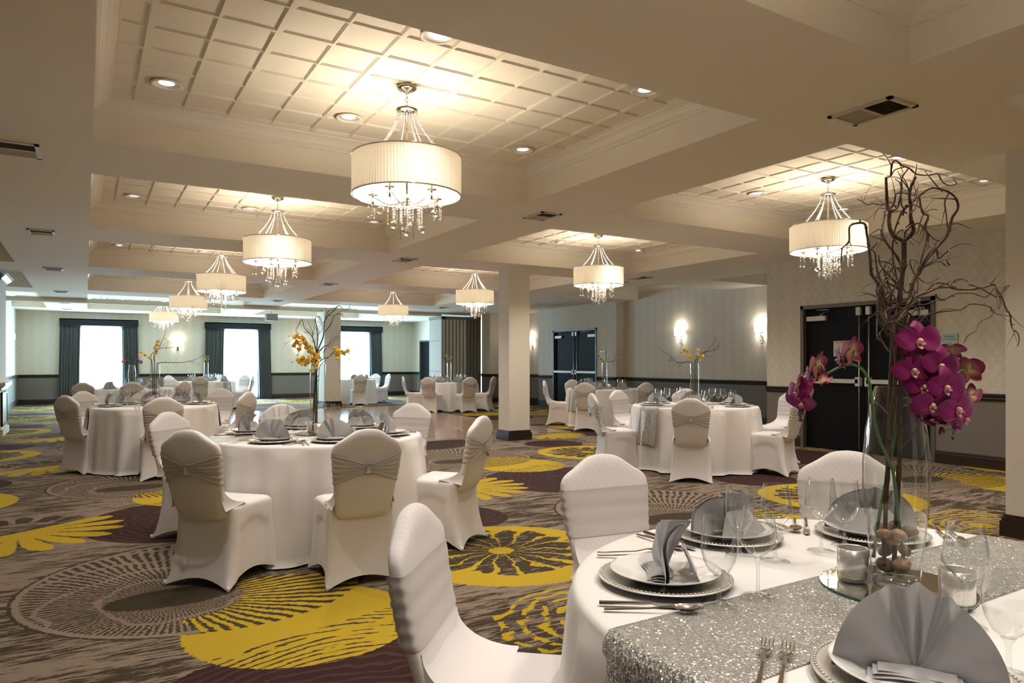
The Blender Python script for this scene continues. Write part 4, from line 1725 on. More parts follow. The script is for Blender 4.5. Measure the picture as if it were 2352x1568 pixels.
# ------------------------------------------------------------------ tableware meshes
def ware():
    D = {}
    m_ = MB()
    m_.lathe([(0, .003), (.105, .003), (.115, .006), (.150, .014), (.163, .016), (.165, .013), (.150, .009), (.115, .001), (0, .0005)], 72)
    n = 96
    for k in range(n):
        a = 2 * pi * k / n
        m_.ball((.157 * cos(a), .157 * sin(a), .0165), .0030, 5, 3)
    D['charger_plate'] = m_.mesh('charger_plate', 'charger_silver')
    m_ = MB()
    m_.lathe([(0, .012), (.075, .012), (.085, .014), (.095, .020), (.128, .030), (.135, .032), (.1355, .030), (.128, .026), (.095, .014), (.080, .005), (.060, .004), (0, .005)], 64)
    D['dinner_plate'] = m_.mesh('dinner_plate', 'porcelain')
    # water goblet
    m_ = MB()
    m_.lathe([(.0385, .0), (.0385, .0018), (.030, .0035), (.012, .006), (.0055, .011), (.0045, .02), (.0045, .048), (.006, .058), (.012, .066)], 28)
    m_.lathe([(.0, .064), (.010, .066), (.024, .078), (.035, .098), (.0405, .122), (.0405, .145), (.0375, .175), (.0355, .196)], 28)
    D['water_goblet'] = m_.mesh('water_goblet', 'glass_bowl')
    m_ = MB()
    m_.lathe([(.0385, .0), (.0385, .0016), (.030, .0032), (.010, .006), (.0045, .012), (.0038, .03), (.0038, .075), (.0055, .086), (.011, .092)], 28)
    m_.lathe([(.0, .090), (.010, .092), (.022, .104), (.036, .120), (.0435, .131), (.0438, .137), (.040, .165), (.034, .200), (.0325, .211)], 28)
    D['wine_glass'] = m_.mesh('wine_glass', 'glass_bowl')
    # cutlery, tips towards +y, lying on z=0
    def flat(path, wid, th, m_):
        vs, fs = [], []
        for (y, z), w_ in zip(path, wid):
            vs += [(-w_, y, z + .0005), (w_, y, z + .0005), (w_ * .8, y, z + th), (-w_ * .8, y, z + th)]
        n_ = len(path)
        for i in range(n_ - 1):
            for k in range(4):
                fs.append((4 * i + k, 4 * i + (k + 1) % 4, 4 * i + 4 + (k + 1) % 4, 4 * i + 4 + k))
        fs.append((3, 2, 1, 0))
        fs.append((4 * n_ - 4, 4 * n_ - 3, 4 * n_ - 2, 4 * n_ - 1))
        m_.add(vs, fs, False)
    m_ = MB()
    flat([(-.115, 0), (-.09, 0), (-.02, .001), (.0, .003)], [.0055, .0055, .0042, .004], .0065, m_)
    flat([(.0, .003), (.012, .001), (.05, 0), (.09, 0), (.108, 0), (.115, 0)], [.004, .008, .0095, .0095, .007, .002], .002, m_)
    D['table_knife'] = m_.mesh('table_knife', 'steel')
    m_ = MB()
    flat([(-.10, 0), (-.07, .001), (.0, .004), (.04, .010), (.05, .009)], [.006, .005, .003, .0026, .003], .0028, m_)

    def sp(u, v):
        a = 2 * pi * u
        rr = v
        return (.0195 * rr * sin(a), .078 + .031 * rr * cos(a), .010 - .008 * (1 - rr * rr) + .0016)
    m_.grid(sp, 20, 5, closed_u=True)
    m_.grid(lambda u, v: (sp(u, v)[0], sp(u, v)[1], sp(u, v)[2] - .0016), 20, 5, closed_u=True, flip=True)
    D['spoon'] = m_.mesh('spoon', 'steel')
    m_ = MB()
    flat([(-.11, 0), (-.08, .001), (.0, .005), (.03, .012), (.045, .011), (.056, .008)], [.0062, .0052, .003, .003, .011, .0125], .0028, m_)
    for k in range(4):
        x = -.0105 + .007 * k
        m_.tube([(x, .054, .009), (x, .075, .006), (x, .092, .007), (x * .98, .104, .012)], [.0019, .0018, .0016, .0009], 5)
    D['dinner_fork'] = m_.mesh('dinner_fork', 'steel')
    return D


WARE = ware()


def napkin_mesh(seed, hi):
    """grey napkin folded to a standing fan; front towards -y"""
    rnd = random.Random(seed)
    off = rnd.uniform(-.15, .25)
    m_ = MB()
    nu, nv = (96, 18) if hi else (48, 8)

    def fan(u, v, back=0.0):
        a = pi * (u * 1.04 - .02)
        # centre pleats are sharp, the lobes are broad and rounded
        c_ = (u - .5 - off * .3) / .13
        pl = max(0.0, 1 - c_ * c_)
        zig = abs(((c_ * 2.4) % 2) - 1) - .5
        R = .128 + .012 * sin(a) ** 2 + .004 * sin(9 * u + seed)
        x = R * v * cos(a) * 1.03
        z = R * v * (sin(a) ** .85 if sin(a) > 0 else 0) * .98
        y = v * (.078 * zig * pl - .030 * abs(sin(2.1 * pi * (u - .5))) * (1 - pl) + .006 * sin(17 * u + seed)) + .035 * v * sin(a) * v
        y += -.018 * v * (1 - sin(a)) * 1.0
        return (x, y + back, z)
    m_.grid(lambda u, v: fan(u, .03 + .97 * v), nu, nv)
    m_.grid(lambda u, v: (lambda q: (q[0] * .985, q[1] + .006 + .004 * sin(8 * u), q[2] * .985))(fan(u, .03 + .97 * v)), nu, nv, flip=True)
    # rear support flap leaning back to the plate
    m_.grid(lambda u, v: (.10 * (2 * u - 1) * (1 - .55 * v), .078 - .035 * v + .006 * sin(6 * u), .002 + .075 * v), 14, 8)
    # stacked folds at the foot
    for k in range(3):
        z0 = .0015 + .0045 * k
        w_ = .074 - .008 * k
        m_.grid(lambda u, v: (w_ * (2 * u - 1), -.044 + .006 * k + .052 * v - .012 * (2 * u - 1) ** 2, z0 + .006 * sin(pi * v) + .003 * sin(4 * u + k) * (1 - v) + .0 * u), 18, 6)
    return m_


NAP = {}


def napkin(seed, hi):
    if (seed, hi) not in NAP:
        NAP[(seed, hi)] = napkin_mesh(seed, hi).mesh('folded_napkin', 'napkin_grey')
    return NAP[(seed, hi)]


def ware_obj(name, me, x, y, z, rot, label, cat, group):
    return tag(put_mesh(name, me, None, (x, y, z), (0, 0, rot)), label, cat, group)


def setting(T_, a, seat, level, seed, r0=.55, over=None, nap_rot=0.0):
    """one place setting. a: angle on the table (degrees); level 2 all cutlery, 1 only glasses and plates"""
    (cx_, cy_), desc = TB[T_][0], TB[T_][1]
    a_ = radians(a)
    ur, ut = (cos(a_), sin(a_)), (-sin(a_), cos(a_))
    rot = a_ + pi / 2

    def P(rad, tan):
        return (cx_ + ur[0] * rad + ut[0] * tan, cy_ + ur[1] * rad + ut[1] * tan)
    at = '%s place of %s' % (seat, desc)
    x, y = P(r0, 0)
    zz = TZ + .0005
    ware_obj('charger_plate', WARE['charger_plate'], x, y, zz + .004, rot, 'silver charger, %s' % at, 'charger plate', 'silver chargers')
    ware_obj('dinner_plate', WARE['dinner_plate'], x, y, zz + .0055, rot, 'white plate, %s' % at, 'plate', 'white dinner plates')
    ware_obj('folded_napkin', napkin(seed % 5, level == 3), x, y, zz + .0185, rot + nap_rot, 'grey fan-folded napkin, %s' % at, 'napkin', 'grey fan-folded napkins')
    ov = over or {}
    for nm, rd, dg in (('water_goblet', .47, 20), ('wine_glass', .35, 21)):
        rd, dg = ov.get(nm, (rd, dg))
        b_ = radians(a + dg)
        ware_obj(nm, WARE[nm], cx_ + rd * cos(b_), cy_ + rd * sin(b_), TZ + .004, 0, '%s, %s' % (('clear water goblet' if nm == 'water_goblet' else 'clear wine glass'), at), 'glass', 'stemmed glasses')
    if level >= 2:
        for nm, rd, tn, sk, lb in (('table_knife', .60, .188, 0, 'silver knife'), ('spoon', .605, .222, .02, 'silver spoon'),
                                   ('dinner_fork', .60, -.205, 0, 'inner fork'), ('dinner_fork', .60, -.240, .02, 'outer fork')):
            x, y = P(rd, tn)
            o = ware_obj(nm, WARE[nm], x, y, TZ + .0055, rot + sk, '%s, %s' % (lb, at), {'table_knife': 'knife', 'spoon': 'spoon', 'dinner_fork': 'fork'}[nm], 'place setting cutlery')


S_FG = {0: (143, {'water_goblet': (.475, 20), 'wine_glass': (.361, 16)}, 0, .0), 1: (87, {'water_goblet': (.401, 17), 'wine_glass': (.305, 14)}, 1, .0), 2: (37, {'water_goblet': (.389, 13), 'wine_glass': (.33, 28)}, 2, .0)}
for a, (aa, ov, sd, nr) in S_FG.items():
    setting('FG', aa, SEAT['FG'][a][1], 3, sd, .548, ov, nr)
setting('FG', -147, 'front', 3, 3, .558, {'water_goblet': (.479, 18), 'wine_glass': (.245, 28)})
k_ = 0
for T_ in CH:
    if T_ == 'FG':
        continue
    for a, nm in SEAT[T_]:
        k_ += 1
        setting(T_, a, nm, 2 if T_ in ('T1', 'T3', 'T4') else 1, k_, .55 * TSC.get(T_, 1.0))

# ------------------------------------------------------------------ centrepieces
VTAP = [(.0, .004), (.050, .004), (.0535, .012), (.0585, .08), (.067, .16), (.0735, .23), (.0735, .29), (.067, .37), (.057, .435), (.0456, .478)]
VCYL = [(.0, .004), (.054, .004), (.056, .012), (.056, .52)]
VM = {}
for nm, pf in (('t', VTAP), ('c', VCYL)):
    m_ = MB()
    m_.lathe(pf, 48)
    m_.lathe([(pf[-1][0] - .0018, pf[-1][1] - .001), (pf[-1][0] - .0018, pf[-1][1] + .001), (pf[-1][0] + .001, pf[-1][1] + .001)], 48)
    VM[nm] = m_.mesh('glass_vase', 'glass_vase')
    m_ = MB()
    m_.lathe([(.0, .0), (.048, .0), (.052, .006), (.050, .022), (.0, .026)], 40)
    VM[nm + 'b'] = m_.mesh('thick_base', 'glass_thick')
m_ = MB()
m_.lathe([(0, .006), (.169, .006)], 72)
mir_top = m_.mesh('mirror_face', 'mirror')
m_ = MB()
m_.lathe([(0, .0), (.170, .0), (.170, .004), (.169, .0059)], 72)
mir_edge = m_.mesh('glass_edge', 'mirror_edge')
m_ = MB()
m_.lathe([(.0, .004), (.031, .004), (.0355, .010), (.0365, .078), (.0350, .0785), (.034, .076), (.033, .014), (0, .012)], 32)
vot = m_.mesh('votive_cup', 'mercury_glass')
m_ = MB()
m_.lathe([(0, 0), (.034, 0), (.0355, .004), (.034, .006), (0, .006)], 32)
votb = m_.mesh('cup_foot', 'glass_thick')


def curl_branch(m_, rnd, p, d, length, rad, depth, curl=1.0, droop=0.0):
    """curly willow: a wandering tube with side twigs"""
    step = .018 if rad > .002 else .014
    n = max(4, int(length / step))
    pts, rads = [p.copy()], [rad]
    ax = Vector((rnd.uniform(-1, 1), rnd.uniform(-1, 1), rnd.uniform(-.4, .4))).normalized()
    ph, fr = rnd.uniform(0, 6.28), rnd.uniform(.22, .42)
    d = d.normalized()
    kids = []
    for i in range(n):
        t_ = i / n
        ang = curl * .20 * sin(ph + i * fr) + rnd.uniform(-.06, .06)
        d = Quaternion(ax, ang) @ d
        if rnd.random() < .12:
            ax = (ax + Vector((rnd.uniform(-1, 1), rnd.uniform(-1, 1), rnd.uniform(-1, 1))) * .8).normalized()
        d = (d + Vector((0, 0, -droop * t_))).normalized()
        p = p + d * step
        pts.append(p.copy())
        rads.append(rad * (1 - .72 * t_) * (1.35 if rnd.random() < .06 else 1))
        if depth > 0 and .15 < t_ < .9 and rnd.random() < .16:
            kids.append((p.copy(), d.copy(), rads[-1], t_))
    m_.tube(pts, rads, 5 if rad < .003 else 7)
    for (q, e, r_, t_) in kids:
        side = e.orthogonal().normalized()
        side = Quaternion(e, rnd.uniform(0, 6.28)) @ side
        curl_branch(m_, rnd, q, (e * .7 + side * .75), length * rnd.uniform(.25, .5) * (1.2 - t_), max(.0009, r_ * .62), depth - 1, curl * 1.25, droop)


def smooth_path(P_, sub=5):
    """Catmull-Rom through the points"""
    out = []
    n = len(P_)
    for i in range(n - 1):
        p0, p1, p2, p3 = P_[max(i - 1, 0)], P_[i], P_[i + 1], P_[min(i + 2, n - 1)]
        for k in range(sub):
            t_ = k / sub
            out.append(tuple(.5 * ((2 * p1[j]) + (-p0[j] + p2[j]) * t_ + (2 * p0[j] - 5 * p1[j] + 4 * p2[j] - p3[j]) * t_ ** 2 + (-p0[j] + 3 * p1[j] - 3 * p2[j] + p3[j]) * t_ ** 3) for j in range(3)))
    out.append(tuple(P_[-1]))
    return out


def petal_sheet(m_, cx_, cz, ang, L, Wd, cup, y0=0.0, n=8, back=False, wav=0.0):
    """one petal growing from (cx,cz) at angle ang in the xz plane; L long, Wd wide"""
    ca, sa = cos(ang), sin(ang)

    def fn(u, v):
        # outline: rounded paddle
        w_ = Wd * (sin(pi * min(1, v * .93 + .05)) ** .62)
        s_ = (2 * u - 1)
        a_, b_ = v * L, s_ * w_
        y = y0 - cup * (v * (1 - v) * 1.6) * (1 - .3 * s_ * s_) + cup * .9 * v * v * .6 + .18 * Wd * s_ * s_ * (-.6) + wav * sin(3 * s_ + 5 * v)
        if back:
            y += .0012
        return (cx_ + a_ * ca - b_ * sa, y, cz + a_ * sa + b_ * ca)
    m_.grid(fn, n, n, flip=back)


def blossom_mesh(kind, seed, hi=True):
    rnd = random.Random(seed)
    m_ = MB()
    n = 9 if hi else 4
    j = lambda v: v * rnd.uniform(.92, 1.08)
    P_ = [(radians(8), j(.046), j(.026)), (radians(172), j(.046), j(.026)), (radians(90), j(.043), j(.016)), (radians(-52), j(.042), j(.0155)), (radians(-128), j(.042), j(.0155))]
    for q, bk in ((0, False), (1, True)):
        m_.cur = q
        for i, (a, L, Wd) in enumerate(P_):
            petal_sheet(m_, 0, 0, a + rnd.uniform(-.08, .08), L, Wd, .010 + .006 * rnd.random(), y0=(-.004 if i < 2 else 0.002), n=n, back=bk, wav=.0015)
    return m_.mesh('blossom', ['petal_%s' % kind, 'petal_purple_back' if kind == 'purple' else 'petal_yellow'])


def lip_mesh():
    m_ = MB()
    m_.ball((0, -.010, -.001), .0055, 8, 6, (1, 1.5, 1))
    petal_sheet(m_, 0, -.002, radians(-90), .017, .007, -.012, y0=-.010, n=4)
    petal_sheet(m_, 0, -.002, radians(-35), .011, .0045, -.010, y0=-.010, n=4)
    petal_sheet(m_, 0, -.002, radians(-145), .011, .0045, -.010, y0=-.010, n=4)
    return m_.mesh('lip', 'petal_lip')


BLP = [blossom_mesh('purple', s_) for s_ in range(3)]
BLY = [blossom_mesh('yellow', s_, False) for s_ in range(2)]
LIP = lip_mesh()
rgt = Vector((cos(YAW), -sin(YAW), 0))
fwd = Vector((sin(YAW), cos(YAW), 0))


def face(d, roll=0.0):
    q = Vector(d).normalized().to_track_quat('-Y', 'Z')
    return (q @ Quaternion((0, 1, 0), roll)).to_euler()


def centre_base(T_, desc, vk, label_v, votives, pebbles=True, dx=0.0):
    (cx_, cy_) = TB[T_][0]
    z0 = TZ + .004
    o = thing('round_mirror', 'round mirror under the vase on %s' % desc, 'mirror', (cx_ + dx, cy_, z0), 0, 'round mirrors under vases')
    put_mesh('mirror_face', mir_top, o)
    put_mesh('glass_edge', mir_edge, o)
    z1 = z0 + .0065
    v = thing('glass_vase', label_v, 'vase', (cx_, cy_, z1), 0, 'tall clear vases')
    put_mesh('vessel', VM[vk], v)
    part_label(put_mesh('thick_base', VM[vk + 'b'], v), 'thick clear glass base')
    for (u, w_, lb) in votives:
        q = Vector((cx_, cy_, z1)) + rgt * u + fwd * w_
        c = thing('votive_holder', lb % desc, 'candle holder', tuple(q), 0, 'silver votive holders')
        put_mesh('cup', vot, c)
        put_mesh('foot', votb, c)
    return z1


def stones(c, z1, n, rad, hgt, seed, desc, scale_=1.0):
    rnd = random.Random(seed)
    placed = []
    tries = 0
    kinds = ['stone_tan', 'stone_brown', 'stone_grey', 'stone_tan']
    meshes = []
    for q in range(4):
        m_ = MB()
        s_ = (rnd.uniform(.9, 1.25), rnd.uniform(.75, .95), rnd.uniform(.6, .85))
        m_.ball((0, 0, 0), 1.0, 14, 9, s_)
        meshes.append(m_.mesh('river_stone', kinds[q]))
    z = z1 + .030
    k = 0
    while k < n and tries < 4000:
        tries += 1
        r_ = rnd.uniform(.0115, .0175) * scale_
        a, d_ = rnd.uniform(0, 6.28), sqrt(rnd.random()) * (rad - r_ * 1.12)
        x, y = d_ * cos(a), d_ * sin(a)
        # drop it onto the pile
        zz = z1 + .026 + r_ * .8
        for (qx, qy, qz, qr) in placed:
            dd = (qx - x) ** 2 + (qy - y) ** 2
            rr = (qr + r_) * .93
            if dd < rr * rr:
                zz = max(zz, qz + sqrt(rr * rr - dd))
        if zz > z1 + hgt:
            continue
        placed.append((x, y, zz, r_))
        kd = rnd.randint(0, 3)
        nm = {'stone_tan': 'tan', 'stone_brown': 'brown', 'stone_grey': 'grey'}[kinds[kd]]
        o = put_mesh('river_stone', meshes[kd], None, (c[0] + x, c[1] + y, zz), (rnd.uniform(-.5, .5), rnd.uniform(-.5, .5), rnd.uniform(0, 6)), r_)
        tag(o, 'smooth %s river stone in the vase on %s' % (nm, desc), 'stone', 'river stones in the vase on %s' % desc)
        k += 1


# --- nearest table: curly willow traced through space around the vase, purple orchids
VX, VY = TB['FG'][0]
DV = VX * sin(YAW) + VY * cos(YAW)
KP = DV / FPX
UC = (VX * cos(YAW) - VY * sin(YAW))


def pt(px_, py_, w_=0.0):
    """a spot at the vase, px/py measured on the photo, w metres in front (-) or behind (+)"""
    k = (DV + w_) / FPX
    u = (px_ - 1176) * k
    z = 1.32 + (HORIZ - py_) * k
    p_ = rgt * u + fwd * (DV + w_)
    return Vector((p_.x, p_.y, z))


def path(l, rnd, w0=0.0, amp=.05):
    w_, out = w0, []
    v = rnd.uniform(-1, 1) * amp * .2
    for (a, b_) in l:
        v = v * .7 + rnd.uniform(-1, 1) * amp * .22
        w_ = max(w0 - amp, min(w0 + amp, w_ + v))
        out.append(pt(a, b_, w_))
    return smooth_path(out, 5)


def knobby(m_, pts, r0, r1, rnd, n=7, twigs=.05, tl=.05):
    N = len(pts)
    rads = []
    for i in range(N):
        r_ = r0 + (r1 - r0) * i / (N - 1)
        rads.append(r_ * (1.28 if i % 9 == 4 else 1) * rnd.uniform(.93, 1.07))
    m_.tube(pts, rads, n)
    for i in range(3, N - 3):
        if rnd.random() < twigs:
            d = (Vector(pts[i + 1]) - Vector(pts[i - 1])).normalized()
            s_ = Quaternion(d, rnd.uniform(0, 6.28)) @ d.orthogonal().normalized()
            q = Vector(pts[i])
            L = tl * rnd.uniform(.15, 1)
            if L < tl * .4:
                m_.tube([q, q + (d + s_) * L * .35, q + (d * .9 + s_ * 1.2) * L * .5], [rads[i] * .7, rads[i] * .6, rads[i] * .75], 5)
            else:
                curl_branch(m_, rnd, q, d * .9 + s_ * .8, L * 1.3, rads[i] * .5, 0, 2.2)


rnd = random.Random(11)
BR = [
    # first stem: the upright trunk and its crown
    [([(2030, 1300), (2033, 1230), (2035, 1150), (2040, 1060), (2043, 960), (2046, 885), (2050, 800), (2060, 740), (2066, 690), (2070, 650), (2076, 600), (2076, 554)], .0040, .0050, 0.0),
     ([(2076, 554), (2050, 538), (2042, 511), (2043, 485), (2038, 466), (2036, 434), (2035, 407)], .0040, .0022, -.02),
     ([(2076, 554), (2093, 538), (2098, 525), (2092, 501), (2092, 474), (2089, 452), (2093, 428), (2104, 406)], .0040, .0020, .02),
     ([(2043, 484), (2061, 477), (2071, 436), (2071, 410), (2087, 386)], .0028, .0015, .0),
     ([(2044, 480), (2054, 466), (2058, 446), (2074, 443), (2088, 446)], .0022, .0013, .03),
     ([(2046, 404), (2049, 377), (2058, 368), (2072, 380), (2088, 386), (2106, 400), (2133, 402), (2154, 399), (2160, 410), (2168, 420), (2181, 426), (2195, 423), (2196, 418), (2189, 411)], .0022, .0009, -.03),
     ([(2036, 408), (2046, 404), (2056, 390), (2080, 383)], .0017, .0012, -.02),
     ([(2071, 611), (2058, 586), (2034, 554), (2026, 528), (2031, 501), (2034, 485), (2045, 474)], .0035, .0016, .04),
     ([(2060, 640), (2052, 600), (2050, 570), (2053, 550), (2066, 530), (2075, 528)], .0024, .0012, .02),
     ([(2085, 470), (2070, 490), (2058, 520), (2052, 545), (2062, 560)], .0026, .0014, -.04),
     ([(2092, 465), (2110, 452), (2114, 470), (2120, 490), (2132, 496), (2126, 520), (2130, 545), (2122, 575), (2112, 610), (2100, 640), (2090, 655)], .0022, .0026, .05),
     ([(2095, 520), (2110, 512), (2124, 525), (2140, 545), (2158, 553), (2170, 545), (2178, 532)], .0018, .0010, .03)],
    # second stem: the sweep to the right
    [([(2054, 1292), (2057, 1220), (2062, 1140), (2066, 1050), (2067, 960), (2068, 885), (2070, 800), (2078, 740), (2088, 688), (2098, 648), (2114, 621), (2133, 589), (2157, 562), (2176, 538), (2184, 511), (2188, 498), (2200, 479), (2197, 458), (2181, 442), (2152, 432), (2133, 434), (2112, 450)], .0046, .0016, .05),
     ([(2180, 443), (2170, 463), (2173, 490), (2177, 527)], .0020, .0013, .05),
     ([(2084, 700), (2098, 683), (2128, 672), (2152, 661), (2179, 659), (2200, 664), (2232, 664), (2262, 659), (2283, 653), (2289, 664), (2302, 686), (2310, 707), (2320, 723), (2322, 742), (2327, 757), (2337, 764), (2341, 780), (2337, 795)], .0034, .0010, -.08),
     ([(2149, 675), (2157, 686), (2173, 686), (2195, 675), (2232, 673), (2264, 682), (2286, 664), (2299, 699), (2286, 710), (2286, 720), (2323, 726)], .0020, .0008, -.05),
     ([(2128, 670), (2145, 652), (2165, 650), (2185, 656), (2206, 664)], .0022, .0014, .02),
     ([(2179, 659), (2192, 643), (2211, 641), (2224, 648)], .0017, .0009, -.10),
     ([(2225, 653), (2251, 661), (2275, 675), (2292, 680), (2318, 656), (2309, 659), (2297, 675)], .0018, .0008, -.12),
     ([(2095, 760), (2109, 745), (2130, 723), (2168, 715), (2208, 710), (2230, 698), (2272, 704), (2279, 723), (2251, 739), (2240, 760), (2222, 772), (2215, 787)], .0026, .0009, .06),
     ([(2098, 690), (2120, 700), (2150, 690), (2172, 690)], .0019, .0010, .03),
     ([(2115, 620), (2108, 600), (2090, 598), (2098, 625), (2112, 640), (2130, 650), (2160, 637)], .0018, .0010, .06),
     ([(2135, 587), (2150, 570), (2155, 592), (2172, 580), (2181, 575), (2176, 600), (2181, 609)], .0017, .0022, .0),
     ([(2120, 615), (2140, 605), (2158, 600), (2175, 613)], .0019, .0010, .08)],
    # third stem: the left side and the tangle
    [([(2047, 1010), (2048, 960), (2054, 900), (2058, 820), (2048, 760), (2040, 720), (2031, 690), (2020, 655), (2002, 629), (1999, 595), (1994, 554), (1991, 538), (1986, 514), (1964, 513), (1951, 522), (1950, 554), (1935, 570), (1932, 597), (1931, 604)], .0045, .0009, -.03),
     ([(2035, 700), (2023, 646), (2015, 621), (2011, 586), (2014, 568), (2023, 544), (2021, 526), (1999, 538)], .0028, .0010, -.05),
     ([(2052, 765), (2026, 729), (2021, 702), (2022, 662), (2034, 635), (2040, 650)], .0032, .0018, -.07),
     ([(2030, 690), (2045, 676), (2058, 655), (2048, 640), (2035, 625), (2022, 608), (2018, 585)], .0026, .0014, .0),
     ([(2058, 745), (2074, 720), (2095, 700), (2106, 680), (2098, 665), (2082, 672), (2070, 655), (2050, 640)], .0030, .0013, -.04),
     ([(2060, 780), (2040, 770), (2028, 745), (2032, 720), (2050, 705), (2078, 712), (2094, 730), (2080, 748), (2062, 745)], .0028, .0018, .03),
     ([(2045, 735), (2042, 700), (2048, 672), (2038, 650), (2030, 620), (2036, 600)], .0024, .0022, .05),
     ([(2075, 760), (2085, 735), (2100, 712), (2122, 708)], .0026, .0034, .02),
     ([(2024, 690), (2040, 668), (2030, 650), (2050, 636), (2058, 628)], .0020, .0012, -.08)],
]
z1 = centre_base('FG', TB['FG'][1], 't', 'tapered clear glass vase with purple orchids, holding river stones on the nearest table',
                 [(.062, -.135, 'silver mercury-glass votive right of the vase on %s'), (-.082, .045, 'silver mercury-glass votive behind the vase on %s')])
names_b = ['upright', 'right-sweeping', 'left-leaning']
for i, grp in enumerate(BR):
    m_ = MB()
    for (l, r0, r1, w0) in grp:
        inv = l[0][1] > 1000
        pp = path(l, rnd, w0 * (0 if inv else 1), .018 if inv else .055)
        fat = 1.28 if (inv or r0 > .0039) else 1.0
        knobby(m_, pp, r0 * fat, r1 * fat, rnd, 8, .10, .04)
    for q_ in range((3, 3, 9)[i]):
        # the knot of side twigs where the stems leave the flowers
        a0, a1 = rnd.uniform(2026, 2062), rnd.uniform(700, 790)
        l = [(a0, a1)]
        an = rnd.uniform(-2.4, -.6)
        for _ in range(rnd.randint(6, 9)):
            an += rnd.uniform(-.75, .75)
            a0 += 17 * cos(an)
            a1 += 17 * sin(an)
            a0 = min(max(a0, 2014), 2112)
            l.append((a0, a1))
        knobby(m_, path(l, rnd, rnd.uniform(-.07, .07), .06), .0022, .0010, rnd, 6, .08, .03)
    for q_ in range((4, 3, 1)[i]):
        # fine twigs in the crown
        a0, a1 = rnd.uniform(2050, 2110), rnd.uniform(450, 600)
        l = [(a0, a1)]
        an = rnd.uniform(-2.6, -.2)
        for _ in range(rnd.randint(5, 9)):
            an += rnd.uniform(-.9, .9)
            a0 += 13 * cos(an)
            a1 += 13 * sin(an)
            l.append((a0, a1))
        knobby(m_, path(l, rnd, rnd.uniform(-.05, .05), .05), .0019, .0009, rnd, 6, .10, .03)
    o = m_.build('curly_willow_branch', 'bark')
    tag(o, '%s brown curly willow branch in the nearest vase' % names_b[i], 'branch', 'curly willow branches in the nearest vase')
stones((VX, VY), z1, 26, .058, .135, 5, 'the nearest table', 1.38)


def orchid(name, label, group, stem_pts, r_, blossoms, buds, meshes, lip=True, budmat='bud_purple', sc=1.0):
    base = Vector(stem_pts[0])
    root = thing(name, label, 'orchid', tuple(base), 0, group)
    m_ = MB()
    N = len(stem_pts)
    m_.tube([Vector(p_) - base for p_ in stem_pts], [r_ * (1 - .45 * i / N) * (1.12 if i % 8 == 0 else 1) for i in range(N)], 7)
    for (p_, d_, roll, s_) in blossoms:
        q = min((Vector(s__) for s__ in stem_pts), key=lambda s__: (s__ - Vector(p_)).length + 0)
        qq = Vector(p_) - base - Vector(d_).normalized() * -.0 + (-Vector(d_).normalized()) * .006 * sc
        m_.tube([q - base, (q - base + qq) * .5 + Vector((0, 0, .008 * sc)), qq], r_ * .45, 5)
    for (p_, s_) in buds:
        q = min((Vector(s__) for s__ in stem_pts), key=lambda s__: (s__ - Vector(p_)).length)
        m_.tube([q - base, Vector(p_) - base], r_ * .4, 5)
    m_.build('stem', 'green_stem', root)
    for k, (p_, d_, roll, s_) in enumerate(blossoms):
        o = put_mesh('blossom', meshes[k % len(meshes)], root, tuple(Vector(p_) - base), face(d_, roll), s_)
        if lip:
            put_mesh('lip', LIP, o)
    for (p_, s_) in buds:
        m_ = MB()
        m_.ball((0, 0, 0), s_, 10, 7, (.8, .8, 1.15))
        part_label(m_.build('bud', budmat, root, tuple(Vector(p_) - base)), 'closed bud')
    return root


tc = -fwd          # towards the camera
up = Vector((0, 0, 1))


def D_(r_, u_, f_):
    return rgt * r_ + up * u_ + fwd * f_


st = smooth_path([pt(2076, 1290, .0), pt(2062, 1180, -.01), pt(2050, 1080, -.01), pt(2020, 1010, -.01), pt(2006, 950, -.02), pt(2000, 900, -.02), pt(1993, 868, -.02), pt(1975, 843, -.02), pt(1950, 836, -.02), (pt(1918, 848, -.02)), pt(1890, 865, -.02), pt(1865, 885, -.03), pt(1846, 912, -.03), pt(1838, 935, -.03)], 5)
bl = [(pt(1958, 804, -.03), D_(-.45, .1, .9), .1, .80), (pt(1930, 824, -.01), D_(-.9, -.25, .35), -.4, .68), (pt(1880, 838, -.03), D_(-.55, .2, .8), .2, .78), (pt(1857, 866, .0), D_(-.95, .1, .2), .5, .72), (pt(1836, 880, -.03), D_(-.8, .2, .5), .3, .66),
      (pt(1887, 872, -.04), D_(.4, -.9, .3), .2, .6), (pt(1836, 896, -.02), D_(-.8, .1, -.35), -.2, .80), (pt(1843, 922, -.04), D_(-.5, -.5, -.5), .3, .72), (pt(1830, 918, .02), D_(-.7, -.4, -.6), .6, .72), (pt(1849, 908, .03), D_(.8, -.3, .2), .1, .7)]
orchid('orchid_spray', 'left-arching purple orchid spray seen from behind, in the nearest vase', 'purple orchid sprays', st, .0042, bl, [(pt(1839, 947, -.03), .010), (pt(1839, 963, -.03), .006)], BLP)
st = smooth_path([pt(2006, 1280, .0), pt(2020, 1180, .01), pt(2040, 1080, .015), pt(2056, 990, .02), pt(2066, 900, .01), pt(2080, 850, .0), pt(2100, 828, -.01), pt(2130, 812, -.01), pt(2160, 815, -.0), pt(2185, 840, .0), pt(2196, 880, -.0), pt(2192, 930, -.0), pt(2188, 970, -.0), pt(2190, 1000, -.0)], 5)
